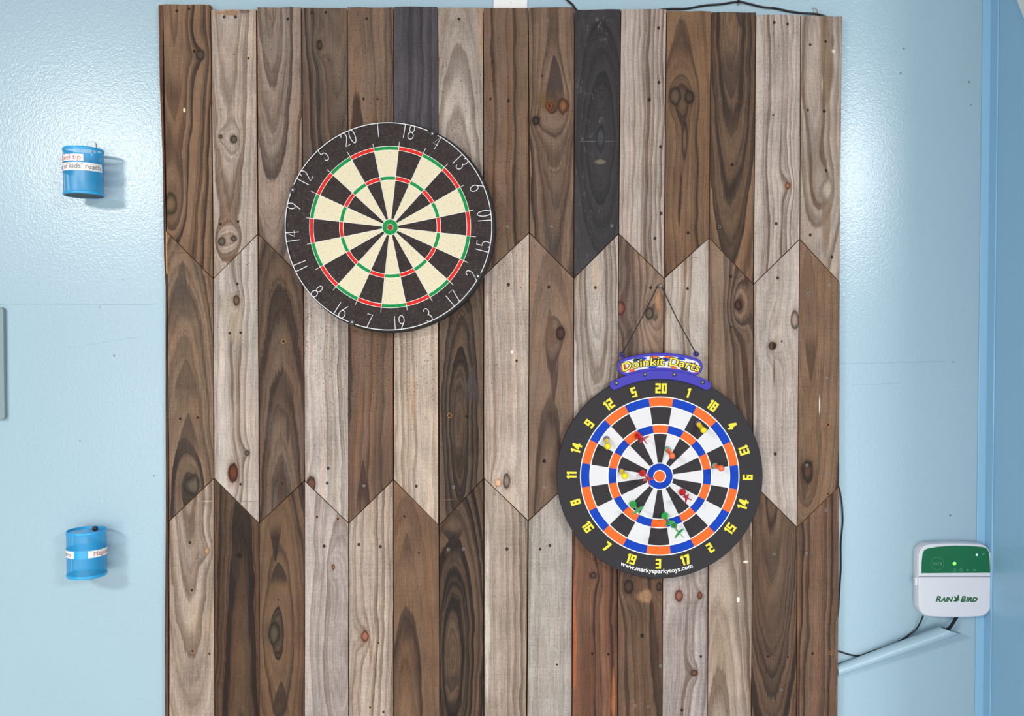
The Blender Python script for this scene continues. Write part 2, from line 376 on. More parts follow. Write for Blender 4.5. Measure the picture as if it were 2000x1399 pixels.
SPEC = {
 (0,0): dict(L=(146,114,84), D=(84,62,47), E=(336,-20,10.5), wd=11, kn=[(391,107,8,9,(78,66,56)), (334,398,13,24,(112,88,64))], ho=[(345,21),(369,17),(379,100,3)], stain=[(360,215,3,5,(225,205,170),.9)], grey=.15, sp=[(338,238,150,22,(86,64,50),.75)]),
 (0,1): dict(L=(196,182,168), D=(138,116,98), E=(440,-900,26), wd=10, ct=.8, kn=[(431,267,4,4,KG),(457,272,7,8,KG),(433,472,7,8,KG),(457,466,6,6,KG)], ho=[(438,33,3),(460,33,3),(485,114,2.4,OR),(457,106,1.5,OR),(431,438),(465,433)], stain=[(440,25,26,6,(140,96,56),.7),(480,22,14,5,(90,70,56),.7)]),
 (0,2): dict(L=(164,146,130), D=(112,94,80), E=(528,-60,9), wd=10, ct=.85, ho=[(562,37)], stain=[(530,80,20,40,(118,104,94),.6)], speck=.35),
 (0,3): dict(L=(122,102,85), D=(72,58,48), E=(650,-1600,30), wd=9, kn=[(624,88,5,9,(70,52,42))], ho=[(609,24),(636,24)], speck=.6),
 (0,4): dict(L=(138,113,92), D=(90,70,56), E=(700,800,22), wd=9, ho=[(716,36),(710,193,2.6),(737,193,2.2,(150,90,50))], speck=.75),
 (0,5): dict(L=(88,86,93), D=(54,52,57), E=(700,-3000,40), wd=16, ct=.7, grey=.1, speck=.2, mode='black'),
 (0,6): dict(L=(188,178,166), D=(136,122,108), E=(895,520,9), wd=13, ct=.75, ho=[(896,37)], stain=[(938,60,5,80,(176,128,84),.6)], speck=.5),
 (0,7): dict(L=(132,105,82), D=(82,62,48), E=(1300,-2500,30), wd=13, ho=[(993,197,3),(958,193,2.5,(150,80,40)),(962,120,1.8)], speck=.45),
 (0,8): dict(L=(138,112,90), D=(78,60,48), E=(1085,-500,20), wd=12, kn=[(1101,206,11,17,(122,80,52)),(1073,207,7,8,(158,88,40)),(1047,236,8,9,(60,46,40))], ho=[(1059,148,2),(1073,207,3)], stain=[(1066,192,20,22,(110,84,54),.85)], bp=[(1072,190,30,90,20)], speck=.25, sp=[(1084,106,215,24,(58,47,45),.9)]),
 (0,9): dict(L=(58,56,60), D=(38,37,40), E=(1172,270,5), wd=10, ct=.8, kn=[(1173,270,8,20,(58,58,62))], mode='black', grey=.05, stain=[(1165,276,40,1,(120,116,114),.5),(1173,316,14,5,(116,104,84),.7)]),
 (0,10): dict(L=(190,177,166), D=(136,118,106), E=(1000,-2500,34), wd=9, ct=.9, ho=[(1286,55,3),(1287,161,3),(1268,195,3.4),(1290,287,3),(1291,417,3),(1279,466,3)], grey=.2, stain=[(1268,503,20,.7,(110,92,80),.7)]),
 (0,11): dict(L=(136,104,74), D=(82,60,44), E=(1330,420,11), wd=11, kn=[(1318,188,12,17,(84,68,54)),(1346,190,9,14,(74,56,44)),(1337,275,6,38,(98,76,60))], ho=[(1344,455,3)], grey=.1, sp=[(1331,36,120,17,(80,60,48),.7)]),
 (0,12): dict(L=(138,108,80), D=(76,58,46), E=(1430,-40,10.5), wd=12, ho=[(1430,322,3.2),(1407,197,1.8,(170,140,110)),(1446,199,2,(150,90,50)),(1405,443,2,(170,160,150))], grey=.1, sp=[(1447,55,5,16,(60,48,44),.85),(1428,196,85,30,(70,54,46),.8),(1426,352,215,34,(98,74,56),.55)]),
 (0,13): dict(L=(200,187,175), D=(142,124,112), E=(1200,-2600,36), wd=8, ct=.9, kn=[(1538,363,6,8,(150,98,70))], ho=[(1512,44,3.2),(1538,47,2.6),(1516,437,3),(1510,225,2,(200,170,140))], stain=[(1530,150,22,130,(150,136,126),.6)]),
 (0,14): dict(L=(184,168,152), D=(126,106,90), E=(1590,130,8), wd=12, ct=.9, kn=[(1615,370,14,22,(165,148,132))], ho=[(1583,87,2.6),(1613,81,2.6),(1578,215,2.6,(170,140,110)),(1610,217,3,(130,80,40)),(1614,333,2.6),(1583,459,3),(1625,502,3)], stain=[(1606,165,1.6,22,(226,206,180),.95),(1628,100,4,4,(220,205,180),.8),(1626,80,5,14,(84,76,72),.6),(1614,120,14,110,(112,88,66),.75),(1614,420,10,110,(120,96,74),.75)]),
 (1,0): dict(L=(146,120,93), D=(72,59,50), E=(362,1180,9.5), wd=12, ct=1.35, kn=[(374,948,15,22,(98,86,72))], ho=[(352,818,2.6),(386,816,2.4)], grey=.1, sp=[(356,508,640,26,(78,66,58),.8),(364,700,790,32,(78,64,54),.75),(368,806,900,28,(74,60,52),.85)], stain=[(350,494,24,.9,(60,48,40),.6)]),
 (1,1): dict(L=(204,196,187), D=(150,136,122), E=(300,-1500,30), wd=12, ct=.75, kn=[(462,587,7,11,(110,84,66)),(456,922,10,20,(108,56,36)),(483,885,5,5,KG)], ho=[(464,555,2.6),(449,651,2.6),(470,650,2.6),(470,946,2.6)], stain=[(488,498,14,.8,(120,104,90),.7),(484,980,22,.8,(110,96,84),.7),(456,620,24,60,(170,152,130),.5)], speck=.35),
 (1,2): dict(L=(130,106,84), D=(78,60,48), E=(552,1250,11), wd=15, ho=[(554,667,3.2,OR),(552,945,1.8)], stain=[(562,840,4,30,(66,54,46),.8)], speck=.5, sp=[(557,722,790,26,(80,62,52),.75),(552,898,1010,15,(70,52,44),.9)]),
 (1,3): dict(L=(202,193,184), D=(156,144,132), E=(900,-2000,34), wd=13, ct=.7, kn=[(609,946,9,13,(96,66,50))], ho=[(641,915,3),(639,944,3)], speck=1.0),
 (1,4): dict(L=(128,101,80), D=(80,60,47), E=(500,-2500,34), wd=12, ho=[(711,946,2)], speck=1.0, sp=[(711,898,1010,17,(60,44,38),.9)]),
 (1,5): dict(L=(206,190,170), D=(158,136,116), E=(1100,-2600,40), wd=12, ct=.8, ho=[(813,950,3)], stain=[(806,790,4,60,(190,150,110),.6)], speck=.95),
 (1,6): dict(L=(110,90,72), D=(58,46,38), E=(897,830,8), wd=8, ct=1.1, ho=[(878,812,3.2,OR),(912,814,3.2)], speck=.55, grey=.08, sp=[(898,926,872,26,(52,42,35),.7),(900,1004,968,26,(50,40,34),.8),(900,1026,1008,26,(52,42,36),.7),(920,716,790,20,(70,64,64),.75)], stain=[(880,976,20,.8,(140,104,76),.6)]),
 (1,7): dict(L=(204,190,176), D=(154,136,120), E=(1120,-2400,34), wd=13, ct=.75, kn=[(972,943,7,9,(215,170,140)),(990,940,7,16,(132,116,102))], ho=[(993,556,3.4),(1009,705,2.6,(205,150,100)),(970,950,1)], speck=.4, stain=[(1000,688,2.6,3.4,(250,250,250),1.0)]),
 (1,8): dict(L=(142,116,94), D=(88,68,54), E=(1075,1200,12), wd=12, kn=[(1095,652,9,13,(68,46,38))], ho=[(1072,561,3),(1063,901,3,(60,40,30))], bp=[(1078,660,16,60,16)], speck=.25, sp=[(1074,602,690,15,(92,68,52),.7),(1082,788,690,14,(74,54,46),.85)]),
 (1,9): dict(L=(204,196,186), D=(152,136,122), E=(1165,560,8.5), wd=10, ct=.8, ho=[(1163,562,2.8)], stain=[(1165,545,11,42,(178,156,134),.7)]),
 (1,10): dict(L=(160,132,110), D=(112,88,72), E=(1330,-1600,28), wd=9, kn=[(1212,602,8,13,(122,74,60)),(1269,612,8,12,(100,86,74))], bp=[(1280,610,14,50,14)], ho=[(1271,562,3)], stain=[(1285,590,8,30,(176,126,88),.6)]),
 (1,11): dict(L=(198,188,175), D=(160,138,114), E=(1000,-2600,40), wd=12, ct=.8, ho=[(1343,564,2.8)], stain=[(1350,503,18,.8,(110,96,84),.7),(1340,523,16,.8,(130,114,100),.6)]),
 (1,12): dict(L=(150,122,98), D=(96,74,58), E=(1520,-1500,26), wd=11, kn=[(1441,596,8,11,(70,44,36))], ho=[(1427,540,3),(1428,639,2)], bp=[(1440,600,18,60,14)], stain=[(1425,760,8,60,(86,62,50),.6)]),
 (1,13): dict(L=(200,189,178), D=(150,134,122), E=(1640,-1200,24), wd=15, ct=.75, kn=[(1509,676,8,9,(110,82,64)),(1552,625,8,18,(150,132,118))], ho=[(1512,676,4.5),(1519,543,3),(1514,887,3.2),(1527,667,2)], stain=[(1512,720,1.2,40,(60,46,38),.9)], bp=[(1505,640,22,50,16)]),
 (1,14): dict(L=(140,110,82), D=(78,58,45), E=(1578,560,10), wd=13, ct=1.05, kn=[(1577,920,12,26,(86,62,46))], ho=[(1575,909,2),(1580,575,2),(1618,830,2.6,(215,120,50)),(1617,965,2,(200,120,60))], stain=[(1601,790,1.6,22,(236,225,205),1.0)], grey=.1, sp=[(1582,748,650,16,(70,52,42),.8),(1572,980,900,14,(74,52,42),.8),(1580,480,640,30,(98,76,60),.7)]),
 (2,0): dict(L=(190,172,153), D=(138,118,100), E=(370,900,9), wd=13, ct=.85, kn=[(405,1076,6,8,(176,140,106))], ho=[(371,1060,2.8),(375,1153,3,OR),(376,1272,2.6,OR),(409,1277,2.2,OR)], stain=[(405,979,14,.9,(226,214,196),.7),(370,1320,16,40,(140,126,114),.5)]),
 (2,1): dict(L=(112,86,62), D=(54,40,31), E=(480,2600,34), wd=14, ct=1.1, ho=[(467,1086,5)], stain=[(440,979,18,.8,(60,46,36),.6),(459,1100,8,40,(56,42,36),.9)], grey=.06, sp=[(459,1055,1130,9,(48,36,30),.9)]),
 (2,2): dict(L=(122,94,67), D=(56,42,34), E=(545,1235,6.5), wd=14, ct=1.1, kn=[(536,1238,12,22,(78,68,54))], ho=[(544,1172,1.6)], grey=.06, sp=[(538,1098,1020,14,(48,36,30),.9),(544,1098,1145,22,(52,40,33),.9),(548,1330,1400,20,(46,34,28),.8)]),
 (2,3): dict(L=(196,186,180), D=(150,138,132), E=(665,1250,8), wd=14, ct=.7, kn=[(651,1108,4,6,(150,96,64))], ho=[(633,1067,3.2),(619,1010,2.6,OR),(660,1014,2.6,OR)], bp=[(652,1110,14,30,8)]),
 (2,4): dict(L=(200,185,169), D=(150,130,112), E=(560,-1500,26), wd=11, ct=.8, kn=[(713,1243,8,11,(160,104,78))], ho=[(701,1064,3.2),(743,1068,3.2),(739,1256,2.4,(230,200,130)),(723,1382,2.2,OR),(749,1391,2.4)], stain=[(724,1270,4,30,(120,96,74),.6)]),
 (2,5): dict(L=(130,100,74), D=(74,54,42), E=(795,1480,9), wd=12, ct=1.05, ho=[(790,1009,2),(818,1080,2)], speck=.2, grey=.1, sp=[(796,1040,1095,16,(74,56,46),.6),(797,1195,1260,14,(62,46,38),.8)]),
 (2,6): dict(L=(108,86,66), D=(52,41,34), E=(886,1290,6), wd=10, ct=1.15, kn=[], grey=.06, sp=[(884,1066,1030,26,(44,34,29),.9),(885,1100,1068,28,(60,46,36),.6),(885,1350,1315,26,(50,40,34),.6),(885,1394,1366,28,(46,37,31),.85)]),
 (2,7): dict(L=(186,171,154), D=(140,122,106), E=(1250,-2000,36), wd=12, ct=.8, ho=[(990,1073,3.2)], stain=[(952,1200,6,200,(205,200,192),.5)]),
 (2,8): dict(L=(184,178,169), D=(142,134,124), E=(800,-2600,36), wd=16, ct=.7, ho=[(1055,1073,2.8),(1074,1066,2.8),(1088,1299,2.6,(240,225,190))], grey=.4),
 (2,9): dict(L=(140,98,72), D=(88,58,44), E=(900,-2600,36), wd=10, kn=[(1159,1124,6,6,(80,60,52))], ho=[(1157,1277,2.6),(1188,1278,2.6)], stain=[(1122,1250,6,140,(168,92,58),.7),(1198,1360,4,60,(190,110,64),.6),(1150,1320,24,90,(98,62,46),.5)], grey=.05),
 (2,10): dict(L=(126,96,72), D=(76,56,42), E=(1330,-2600,36), wd=10, kn=[(1228,1146,9,13,(68,50,42)),(1287,1146,5,9,(72,52,44))], ho=[(1254,1242,4,(90,80,60))], stain=[(1258,1165,20,16,(176,134,100),.6)], grey=.06),
 (2,11): dict(L=(190,180,175), D=(144,132,126), E=(1200,-2000,30), wd=11, ct=.75, kn=[(1326,1164,7,11,(140,86,70)),(1367,1164,5,7,(130,76,60)),(1356,1315,6,6,(110,72,56))], ho=[(1369,1283,2.6),(1332,1388,3)], stain=[(1350,1178,12,6,(130,118,112),.7)]),
 (2,12): dict(L=(186,169,150), D=(134,114,96), E=(1403,1700,12), wd=12, ct=.85, stain=[(1442,1172,3,6,(238,230,215),.9),(1456,1098,6,3,(230,222,205),.8)], sp=[(1403,1208,1330,22,(138,118,98),.6)]),
 (2,13): dict(L=(130,102,78), D=(70,55,45), E=(1508,920,8.5), wd=13, ct=1.1, ho=[(1500,1283,2.8,(150,90,50)),(1539,1284,2.4,(150,80,40))], grey=.08, sp=[(1508,1142,1040,26,(72,57,47),.8),(1512,1290,1160,30,(82,64,52),.55)]),
 (2,14): dict(L=(132,102,78), D=(76,57,44), E=(1300,-2600,34), wd=11, ho=[(1587,1277,2.8,(150,90,40)),(1622,1276,2.4,(230,150,80))], grey=.08),
}
SCREWS = [(1070,39),(1166,38),(1161,39),(1195,441),(1077,443),(561,43),(1290,1301),(1580,574),(1620,557),(1512,1083),(1575,1081),(1576,909),(1614,925),
          (1615,738),(1613,997),(886,952),(876,1074),(905,1073),(1064,953),(966,965),(1241,1379),(1267,1381),(1526,1348),(711,949),(991,442)]
SCREWS = SCREWS[:2]+SCREWS[3:]
panel = thing('plank_panel', 'tall panel of reclaimed grey and brown timber planks with zigzag joints behind the dartboards', 'wood panel', at(980, 1480, -0.012))
M_raw = plain('fresh_cut_wood_edge', (128, 88, 58), 0.8, var=0.35, vscale=90)
M_back = plain('dark_backing_wood', (52, 40, 32), 0.85, var=0.3)
M_screw = plain('dull_grey_screw', (120, 118, 116), 0.5, metal=0.6)
M_slot = plain('dark_screw_recess', (30, 28, 26), 0.8)
PLANKS = []
for r in range(3):
    for c in range(15):
        g = random.choice((0.6, 0.7, 0.9, 1.2))
        def xl(y): return bxat(c, y)+g
        def xr(y): return bxat(c+1, y)-g
        if r == 0:
            tl, tr_ = TOP[c]; bl, br = J1[c]-0.8, J1[c+1]-0.8
        elif r == 1:
            tl, tr_ = J1[c]+0.8, J1[c+1]+0.8; bl, br = J2[c]-0.8, J2[c+1]-0.8
        else:
            tl, tr_ = J2[c]+0.8, J2[c+1]+0.8; bl = br = 1490
        yf = YF+random.uniform(-0.0012, 0.0012)
        px = [(xl(bl), bl), (xr(br), br)]
        yy = [tr_+(br-tr_)*k/4 for k in (3, 2, 1)]
        px += [(xr(y)+random.uniform(-0.35, 0.25), y) for y in yy]
        nt = 5
        px += [(xr(tr_), tr_)]
        if r == 0:
            for k in (1, 2, 3): px.append((xr(tr_)+(xl(tl)-xr(tr_))*k/4, tr_+(tl-tr_)*k/4+random.uniform(-0.8, 0.6)))
        px += [(xl(tl), tl)]
        yy = [tl+(bl-tl)*k/4 for k in (1, 2, 3)]
        px += [(xl(y)+random.uniform(-0.25, 0.35), y) for y in yy]
        org = at((bxat(c, (bl+tl)/2)+bxat(c+1, (bl+tl)/2))/2, max(bl, br), yf)
        poly = [(lambda q: (q.x, q.z))(at(x, y, yf)) for x, y in px]
        sp = SPEC[(r, c)]
        sd = r*17.3+c*5.71
        m = wood('weathered_wood_plank', org, seed=sd, **sp)
        o = build('plank', MB().prism(poly, yf, -0.0082, 0, 1), [m, M_raw], panel, origin=org, bevel=0.0008)
        PLANKS.append((o, px))
sm = MB().lathe((0, 0, 0), (0, -1, 0), [(-0.001, 0.0033), (0.0003, 0.0033), (0.0006, 0.0028), (0.0006, 0.0016), (-0.0004, 0.0012)], 12)
sm.m = [1 if i >= 36 else 0 for i in range(len(sm.f))]
sm0 = None
def inside(px, x, y):
    k = False; n = len(px)
    for i in range(n):
        x1, y1 = px[i]; x2, y2 = px[(i+1) % n]
        if (y1 > y) != (y2 > y) and x < (x2-x1)*(y-y1)/(y2-y1)+x1: k = not k
    return k
for x, y in SCREWS:
    for o, px in PLANKS:
        if inside(px, x, y):
            pos = at(x, y, ORG[o].y)
            if sm0 is None:
                so = build('screw', MB().add([Vector(v)+pos for v in sm.v], sm.f), [M_screw, M_slot], o, origin=pos); sm0 = so.data
                so.data.polygons.foreach_set('material_index', sm.m); 
            else: share('screw', sm0, pos, o)
            break
# backing board and the split strip down the left edge
bk = [at(x, y, -0.004) for x, y in ((338, 60), (1632, 60), (1626, 1470), (340, 1470))]
build('backing_board', MB().prism([(q.x, q.z) for q in bk], -0.0080, -0.0005), M_back, panel)
M_strip = wood('split_edge_wood', at(315, 700, -0.016), L=(132, 92, 66), D=(78, 54, 42), E=(100, -3000, 40), wd=5, seed=3.3, grey=.1)
st = [(309, 10), (318, 9), (317.6, 100), (318.4, 200), (321, 330), (325, 470), (326.5, 600), (329, 900), (329, 1200), (329, 1488), (322, 1488), (321.5, 1250), (323.5, 1000), (323, 800), (323, 560), (320, 500), (317, 300), (311.5, 160)]
q = [at(x, y, -0.017) for x, y in st]
build('edge_strip', MB().prism([(v.x, v.z) for v in q], -0.017, -0.001), M_strip, panel, origin=at(315, 700, -0.016), bevel=0.001)
M_spl = plain('pale_orange_splinter', (196, 140, 80), 0.75, var=0.2, vscale=120)
q = [at(x, y, -0.0195) for x, y in ((324, 452), (327, 455), (328.6, 470), (329, 530), (327, 536), (324.5, 534), (324, 500))]
build('splinter', MB().prism([(v.x, v.z) for v in q], -0.0200, -0.0165), M_spl, panel, bevel=0.0004, label='pale orange splinter')

# ------------------------------------------------------------------ bristle dartboard
YD = -0.064; SD = S(YD); CD = at(762, 444, YD)
def bpt(dx, dy, y=YD, C=None, s=None):
    C = C or CD; s = s or SD
    return Vector((C.x+dx*s, y, C.z+dy*s))
def pol(r, a): a = math.radians(a); return (r*math.sin(a), r*math.cos(a))     # clockwise from the top
def sector(C, s, r0, r1, a0, a1, y0, y1, n=5):
    pts = [pol(r0, a0+(a1-a0)*i/n) for i in range(n+1)]+[pol(r1, a1-(a1-a0)*i/n) for i in range(n+1)]
    mb = MB(); N = 2*n+2
    mb.add([(C.x+x*s, y0, C.z+z*s) for x, z in pts]+[(C.x+x*s, y1, C.z+z*s) for x, z in pts], [])
    for i in range(n):
        mb.f.append((i, i+1, N-2-i, N-1-i)); mb.m.append(0)
    for i in range(N):
        j = (i+1) % N; mb.f.append((i, N+i, N+j, j)); mb.m.append(0)
    return mb
def bristle(name, c, spec, dark):
    m, t, b = newmat(name); P = objco(t)
    n = noise(t, P, 300, 3.0, 0.75); n2 = noise(t, P, 70, 3.0, 0.6)
    col = mixc(t, n.step(0.55, 0.68)*0.85, lin(c), lin(spec)); col = mixc(t, n2.step(0.45, 0.7)*0.5, col, lin(dark))
    t.links.new(col.o, b.inputs['Base Color']); b.inputs['Roughness'].default_value = 0.85; b.inputs['Specular IOR Level'].default_value = 0.2
    bump(t, b, n, 0.4, 0.0006); return m
M_bk = bristle('charcoal_sisal', (54, 47, 46), (104, 95, 88), (36, 31, 33))
M_cr = bristle('cream_sisal', (218, 208, 180), (150, 136, 104), (222, 210, 176))
M_rd = bristle('red_sisal', (216, 44, 38), (190, 40, 34), (180, 34, 30))
M_gn = bristle('green_sisal', (26, 142, 72), (36, 120, 64), (20, 112, 58))
M_wire = plain('pale_steel_wire', (238, 236, 230), 0.4)
M_nwire = plain('pale_number_wire', (226, 227, 232), 0.4)
M_band = plain('black_board_band', (24, 22, 23), 0.6)
db = thing('bristle_dartboard', 'round bristle dartboard with red green cream and black segments and bent wire numbers', 'dartboard', CD+Vector((0, 0.03, 0)))
R = 206*SD
build('body', MB().lathe((CD.x, YF-0.0022, CD.z), (0, -1, 0), [(0.0, R*0.965), (0.006, R*0.995), (0.012, R), (0.026, R), (0.034, R*0.994), (-YD+YF-0.0027, R*0.975)], 96), [M_band], db, smooth=True)
fc = MB(); n = 96
fc.add([tuple(bpt(*pol(157, i*360/n), YD+0.0004)) for i in range(n)]+[tuple(bpt(*pol(200.6, i*360/n), YD+0.0004)) for i in range(n)], [(i, (i+1) % n, n+(i+1) % n, n+i) for i in range(n)])
build('surround', fc, M_bk, db, label='charcoal bristle rim around the scoring area')
A0 = -2.6
for i in range(20):
    a = A0+18*i; wt = i % 2 == 0
    for nm, r0, r1, m in (('inner_segment', 14.7, 91.4, M_cr if wt else M_bk), ('treble_segment', 91.4, 98.8, M_gn if wt else M_rd),
                          ('outer_segment', 98.8, 149.6, M_cr if wt else M_bk), ('double_segment', 149.6, 157, M_gn if wt else M_rd)):
        build(nm, sector(CD, SD, r0, r1, a-9, a+9, YD, YD+0.0012), m, db)
build('outer_bull', sector(CD, SD, 5.9, 15.2, 0, 360, YD-0.0003, YD+0.0012, 32), M_gn, db)
M_bull = bristle('worn_red_sisal', (150, 62, 40), (110, 70, 44), (120, 44, 30))
build('bullseye', MB().prism([(CD.x+x*SD, CD.z+z*SD) for x, z in [pol(5.9, k*15) for k in range(24)]], YD-0.0005, YD+0.0012), M_bull, db)
for i in range(20):
    a = A0+9+18*i
    ro = 166+random.uniform(-2, 3)
    build('spider_wire', MB().tube([bpt(*pol(15, a), YD-0.0008), bpt(*pol(157, a), YD-0.0008), bpt(*pol(ro, a), YD-0.0002)], 0.00062, 6), M_wire, db)
for r in (157, 149.6, 98.8, 91.4, 15.4, 6.0):
    build('ring_wire', MB().tube([bpt(*pol(r, k*5), YD-0.0006) for k in range(72)], 0.00062 if r > 7 else 0.0004, 6, closed=True), M_wire, db)
# number ring: a bent wire with gaps at its clips
CN = bpt(-3.0, 1.0); 
def cpt(r, a, y=YD-0.0016): x, z = pol(r, a); return Vector((CN.x+x*SD, y, CN.z+z*SD))
ringo = None
for a0, a1 in ((-66, 22.5), (28.5, 117), (121, 199), (203, 288.5)):
    o = build('number_ring', MB().tube([cpt(201, a0+(a1-a0)*k/36) for k in range(37)], 0.0010, 6), M_nwire, db, smooth=True)
    ringo = ringo or o
M_clip = plain('black_clip', (28, 26, 27), 0.5)
for a in (25.5, 119, 201, 291):
    p = cpt(199, a, YD); pr = cpt(199, a)
    mb = MB(); ux = Vector((math.cos(math.radians(a)), 0, -math.sin(math.radians(a)))); uz = Vector((math.sin(math.radians(a)), 0, math.cos(math.radians(a))))
    hw = 0.0055
    mb.add([p+ux*sx*hw+uz*sz*0.0062+Vector((0, yy, 0)) for yy in (-0.0028, 0.0005) for sx, sz in ((-1, -1), (1, -1), (1, 1), (-1, 1))],
           [(0, 1, 2, 3), (7, 6, 5, 4), (0, 4, 5, 1), (1, 5, 6, 2), (2, 6, 7, 3), (3, 7, 4, 0)])
    cl = build('clip', mb, M_clip, db, bevel=0.0006)
    build('rivet', MB().lathe(p+Vector((0, -0.0028, 0)), (0, -1, 0), [(0, 0.0019), (0.0008, 0.0017), (0.0012, 0.0008)], 10), M_white, cl)
def arc(cx, cy, rx, ry, a0, a1, n=10):
    return [(cx+rx*math.cos(math.radians(a0+(a1-a0)*i/n)), cy+ry*math.sin(math.radians(a0+(a1-a0)*i/n))) for i in range(n+1)]
DIG = {'0': [arc(.5, .5, .42, .5, 90, 450, 20)], '1': [[(.5, 1), (.5, 0)]],
       '2': [arc(.48, .72, .4, .28, 170, -40, 10)+[(.1, .02), (.95, .04)]],
       '3': [arc(.45, .75, .4, .25, 160, -90, 10)+arc(.45, .25, .45, .25, 90, -160, 10)],
       '4': [[(.95, .35), (.05, .35), (.7, 1), (.7, 0)]],
       '5': [[(.9, 1), (.25, 1), (.18, .58)]+arc(.45, .3, .45, .3, 110, -150, 10)],
       '6': [[(.8, 1)]+arc(.5, .3, .45, .3, 150, 510, 16)],
       '7': [[(.05, 1), (.95, 1), (.4, 0)]], '8': [arc(.5, .75, .36, .25, -90, 270, 14)+arc(.5, .25, .44, .25, 90, -270, 14)],
       '9': [[(.25, 0)]+arc(.5, .7, .42, .3, -30, 330, 16)]}
NUMS = [20, 1, 18, 4, 13, 6, 10, 15, 2, 17, 3, 19, 7, 16, 8, 11, 14, 9, 12, 5]
for j, num in enumerate(NUMS):
    a = -24+18*j; flip = 6 <= j <= 14; s = str(num); W = 12.5; H = 27
    tot = sum(9 if ch == '1' else W for ch in s)+3*(len(s)-1); cur = -tot/2; mb = MB()
    for ch in s:
        cw = 9 if ch == '1' else W
        for st_ in DIG[ch]:
            pts = []
            for x, y in st_:
                lx = cur+x*cw; ly = (y-0.5)*H
                if flip: lx, ly = -lx, -ly
                rr = 188+ly; aa = a+math.degrees(lx/188)
                pts.append(cpt(rr, aa, YD-0.0016))
            mb.tube(pts, 0.0009, 6)
        cur += cw+3
    build('numeral', mb, M_nwire, ringo, smooth=True)

# ------------------------------------------------------------------ toy dartboard
YT = -0.052; ST = S(YT); CT = at(1288.5, 930.5, YT)
M_foam = plain('black_foam_board', (47, 45, 48), 0.75, var=0.12, vscale=300, bmp=0.1, spec=0.3)
M_pw = plain('printed_white', (214, 214, 217), 0.7, spec=0.2, var=0.02); M_pb = plain('printed_blue', (8, 62, 176), 0.7, spec=0.2)
M_po = plain('printed_orange', (234, 104, 42), 0.7, spec=0.2); M_py = plain('printed_yellow', (232, 214, 44), 0.6, var=0.03)
M_line = plain('printed_white_line', (246, 246, 246), 0.6, var=0.01); M_pk = plain('printed_black', (52, 49, 52), 0.8, spec=0.2, var=0.08, vscale=300)
td = thing('toy_dartboard', 'thin black toy dartboard with orange blue and white rings hanging from a black cord', 'dartboard', CT+Vector((0, 0.01, 0)))
R = 202*ST
build('board', MB().lathe((CT.x, YT+0.011, CT.z), (0, -1, 0), [(0, R*0.992), (0.001, R), (0.0095, R), (0.011, R*0.994)], 96), M_foam, td, smooth=True)
def tpt(dx, dz, y=YT): return Vector((CT.x+dx*ST, y, CT.z+dz*ST))
fm = MB(); A1 = 0.7
def flat(r0, r1, a0, a1, y, mi, n=6):
    vs = [tpt(*pol(r0, a0+(a1-a0)*i/n), y) for i in range(n+1)]+[tpt(*pol(r1, a0+(a1-a0)*i/n), y) for i in range(n+1)]
    fm.add(vs, [(i, n+1+i, n+2+i, i+1) for i in range(n)], mi)
y1 = YT-0.0002; y2 = YT-0.0004
for i in range(20):
    a = A1+18*i; wt = i % 2 == 1
    flat(25, 84, a-9, a+9, y1, 0 if wt else 4); flat(84, 101.5, a-9, a+9, y1, 1 if wt else 2)
    flat(101.5, 137, a-9, a+9, y1, 0 if wt else 4); flat(137, 155, a-9, a+9, y1, 1 if wt else 2)
flat(0.01, 11.5, 0, 360, y1, 2, 36); flat(11.5, 26, 0, 360, y1, 1, 48)
for r in (155.3, 137, 101.5, 84.3, 26): flat(r-0.9, r+0.9, 0, 360, y2, 3, 96)
flat(10.8, 12.4, 0, 360, y2, 3, 36)
build('printed_face', fm, [M_pw, M_pb, M_po, M_line, M_pk], td, fixn=False, label='printed scoring rings in white, blue, orange and black')
SEG = {'0': 'abcdef', '1': 'i', '2': 'abged', '3': 'abgcd', '4': 'fgbc', '5': 'afgcd', '6': 'afgcde', '7': 'abc', '8': 'abcdefg', '9': 'abcdfg'}
def block_digit(ch, W=10.5, H=19.5, T=3.9):
    if ch == '1': return [[(2.2, 0), (2.2+T, 0), (2.2+T, H), (2.8, H), (0, H-2.6), (0, H-5.6), (2.2, H-4.8)]]
    if ch == '7': return [[(0, H), (W, H), (W, H-T), (T+2.6, 0), (1.4, 0), (W-T-1.2, H-T), (0, H-T)]]
    if ch == '4': return [[(5.6, 0), (9.6, 0), (9.6, 4.6), (12, 4.6), (12, 8.4), (9.6, 8.4), (9.6, H), (5.2, H), (0, 8.6), (0, 4.6), (5.6, 4.6)][:]]
    xs = [0, T, W-T, W]; mid = (H-3*T)/2; ys = [0, T, T+mid, 2*T+mid, 2*T+2*mid, H]
    cells = {'a': [(0,4),(1,4),(2,4)], 'g': [(0,2),(1,2),(2,2)], 'd': [(0,0),(1,0),(2,0)], 'f': [(0,3),(0,4),(0,2)], 'e': [(0,1),(0,2),(0,0)], 'b': [(2,3),(2,4),(2,2)], 'c': [(2,1),(2,2),(2,0)]}
    on = set(k for seg in SEG[ch] for k in cells[seg])
    return [[(xs[a], ys[b_]), (xs[a+1], ys[b_]), (xs[a+1], ys[b_+1]), (xs[a], ys[b_+1])] for a, b_ in sorted(on)]
TN = [20, 1, 18, 4, 13, 6, 14, 15, 2, 17, 3, 19, 7, 16, 8, 11, 14, 9, 12, 5]
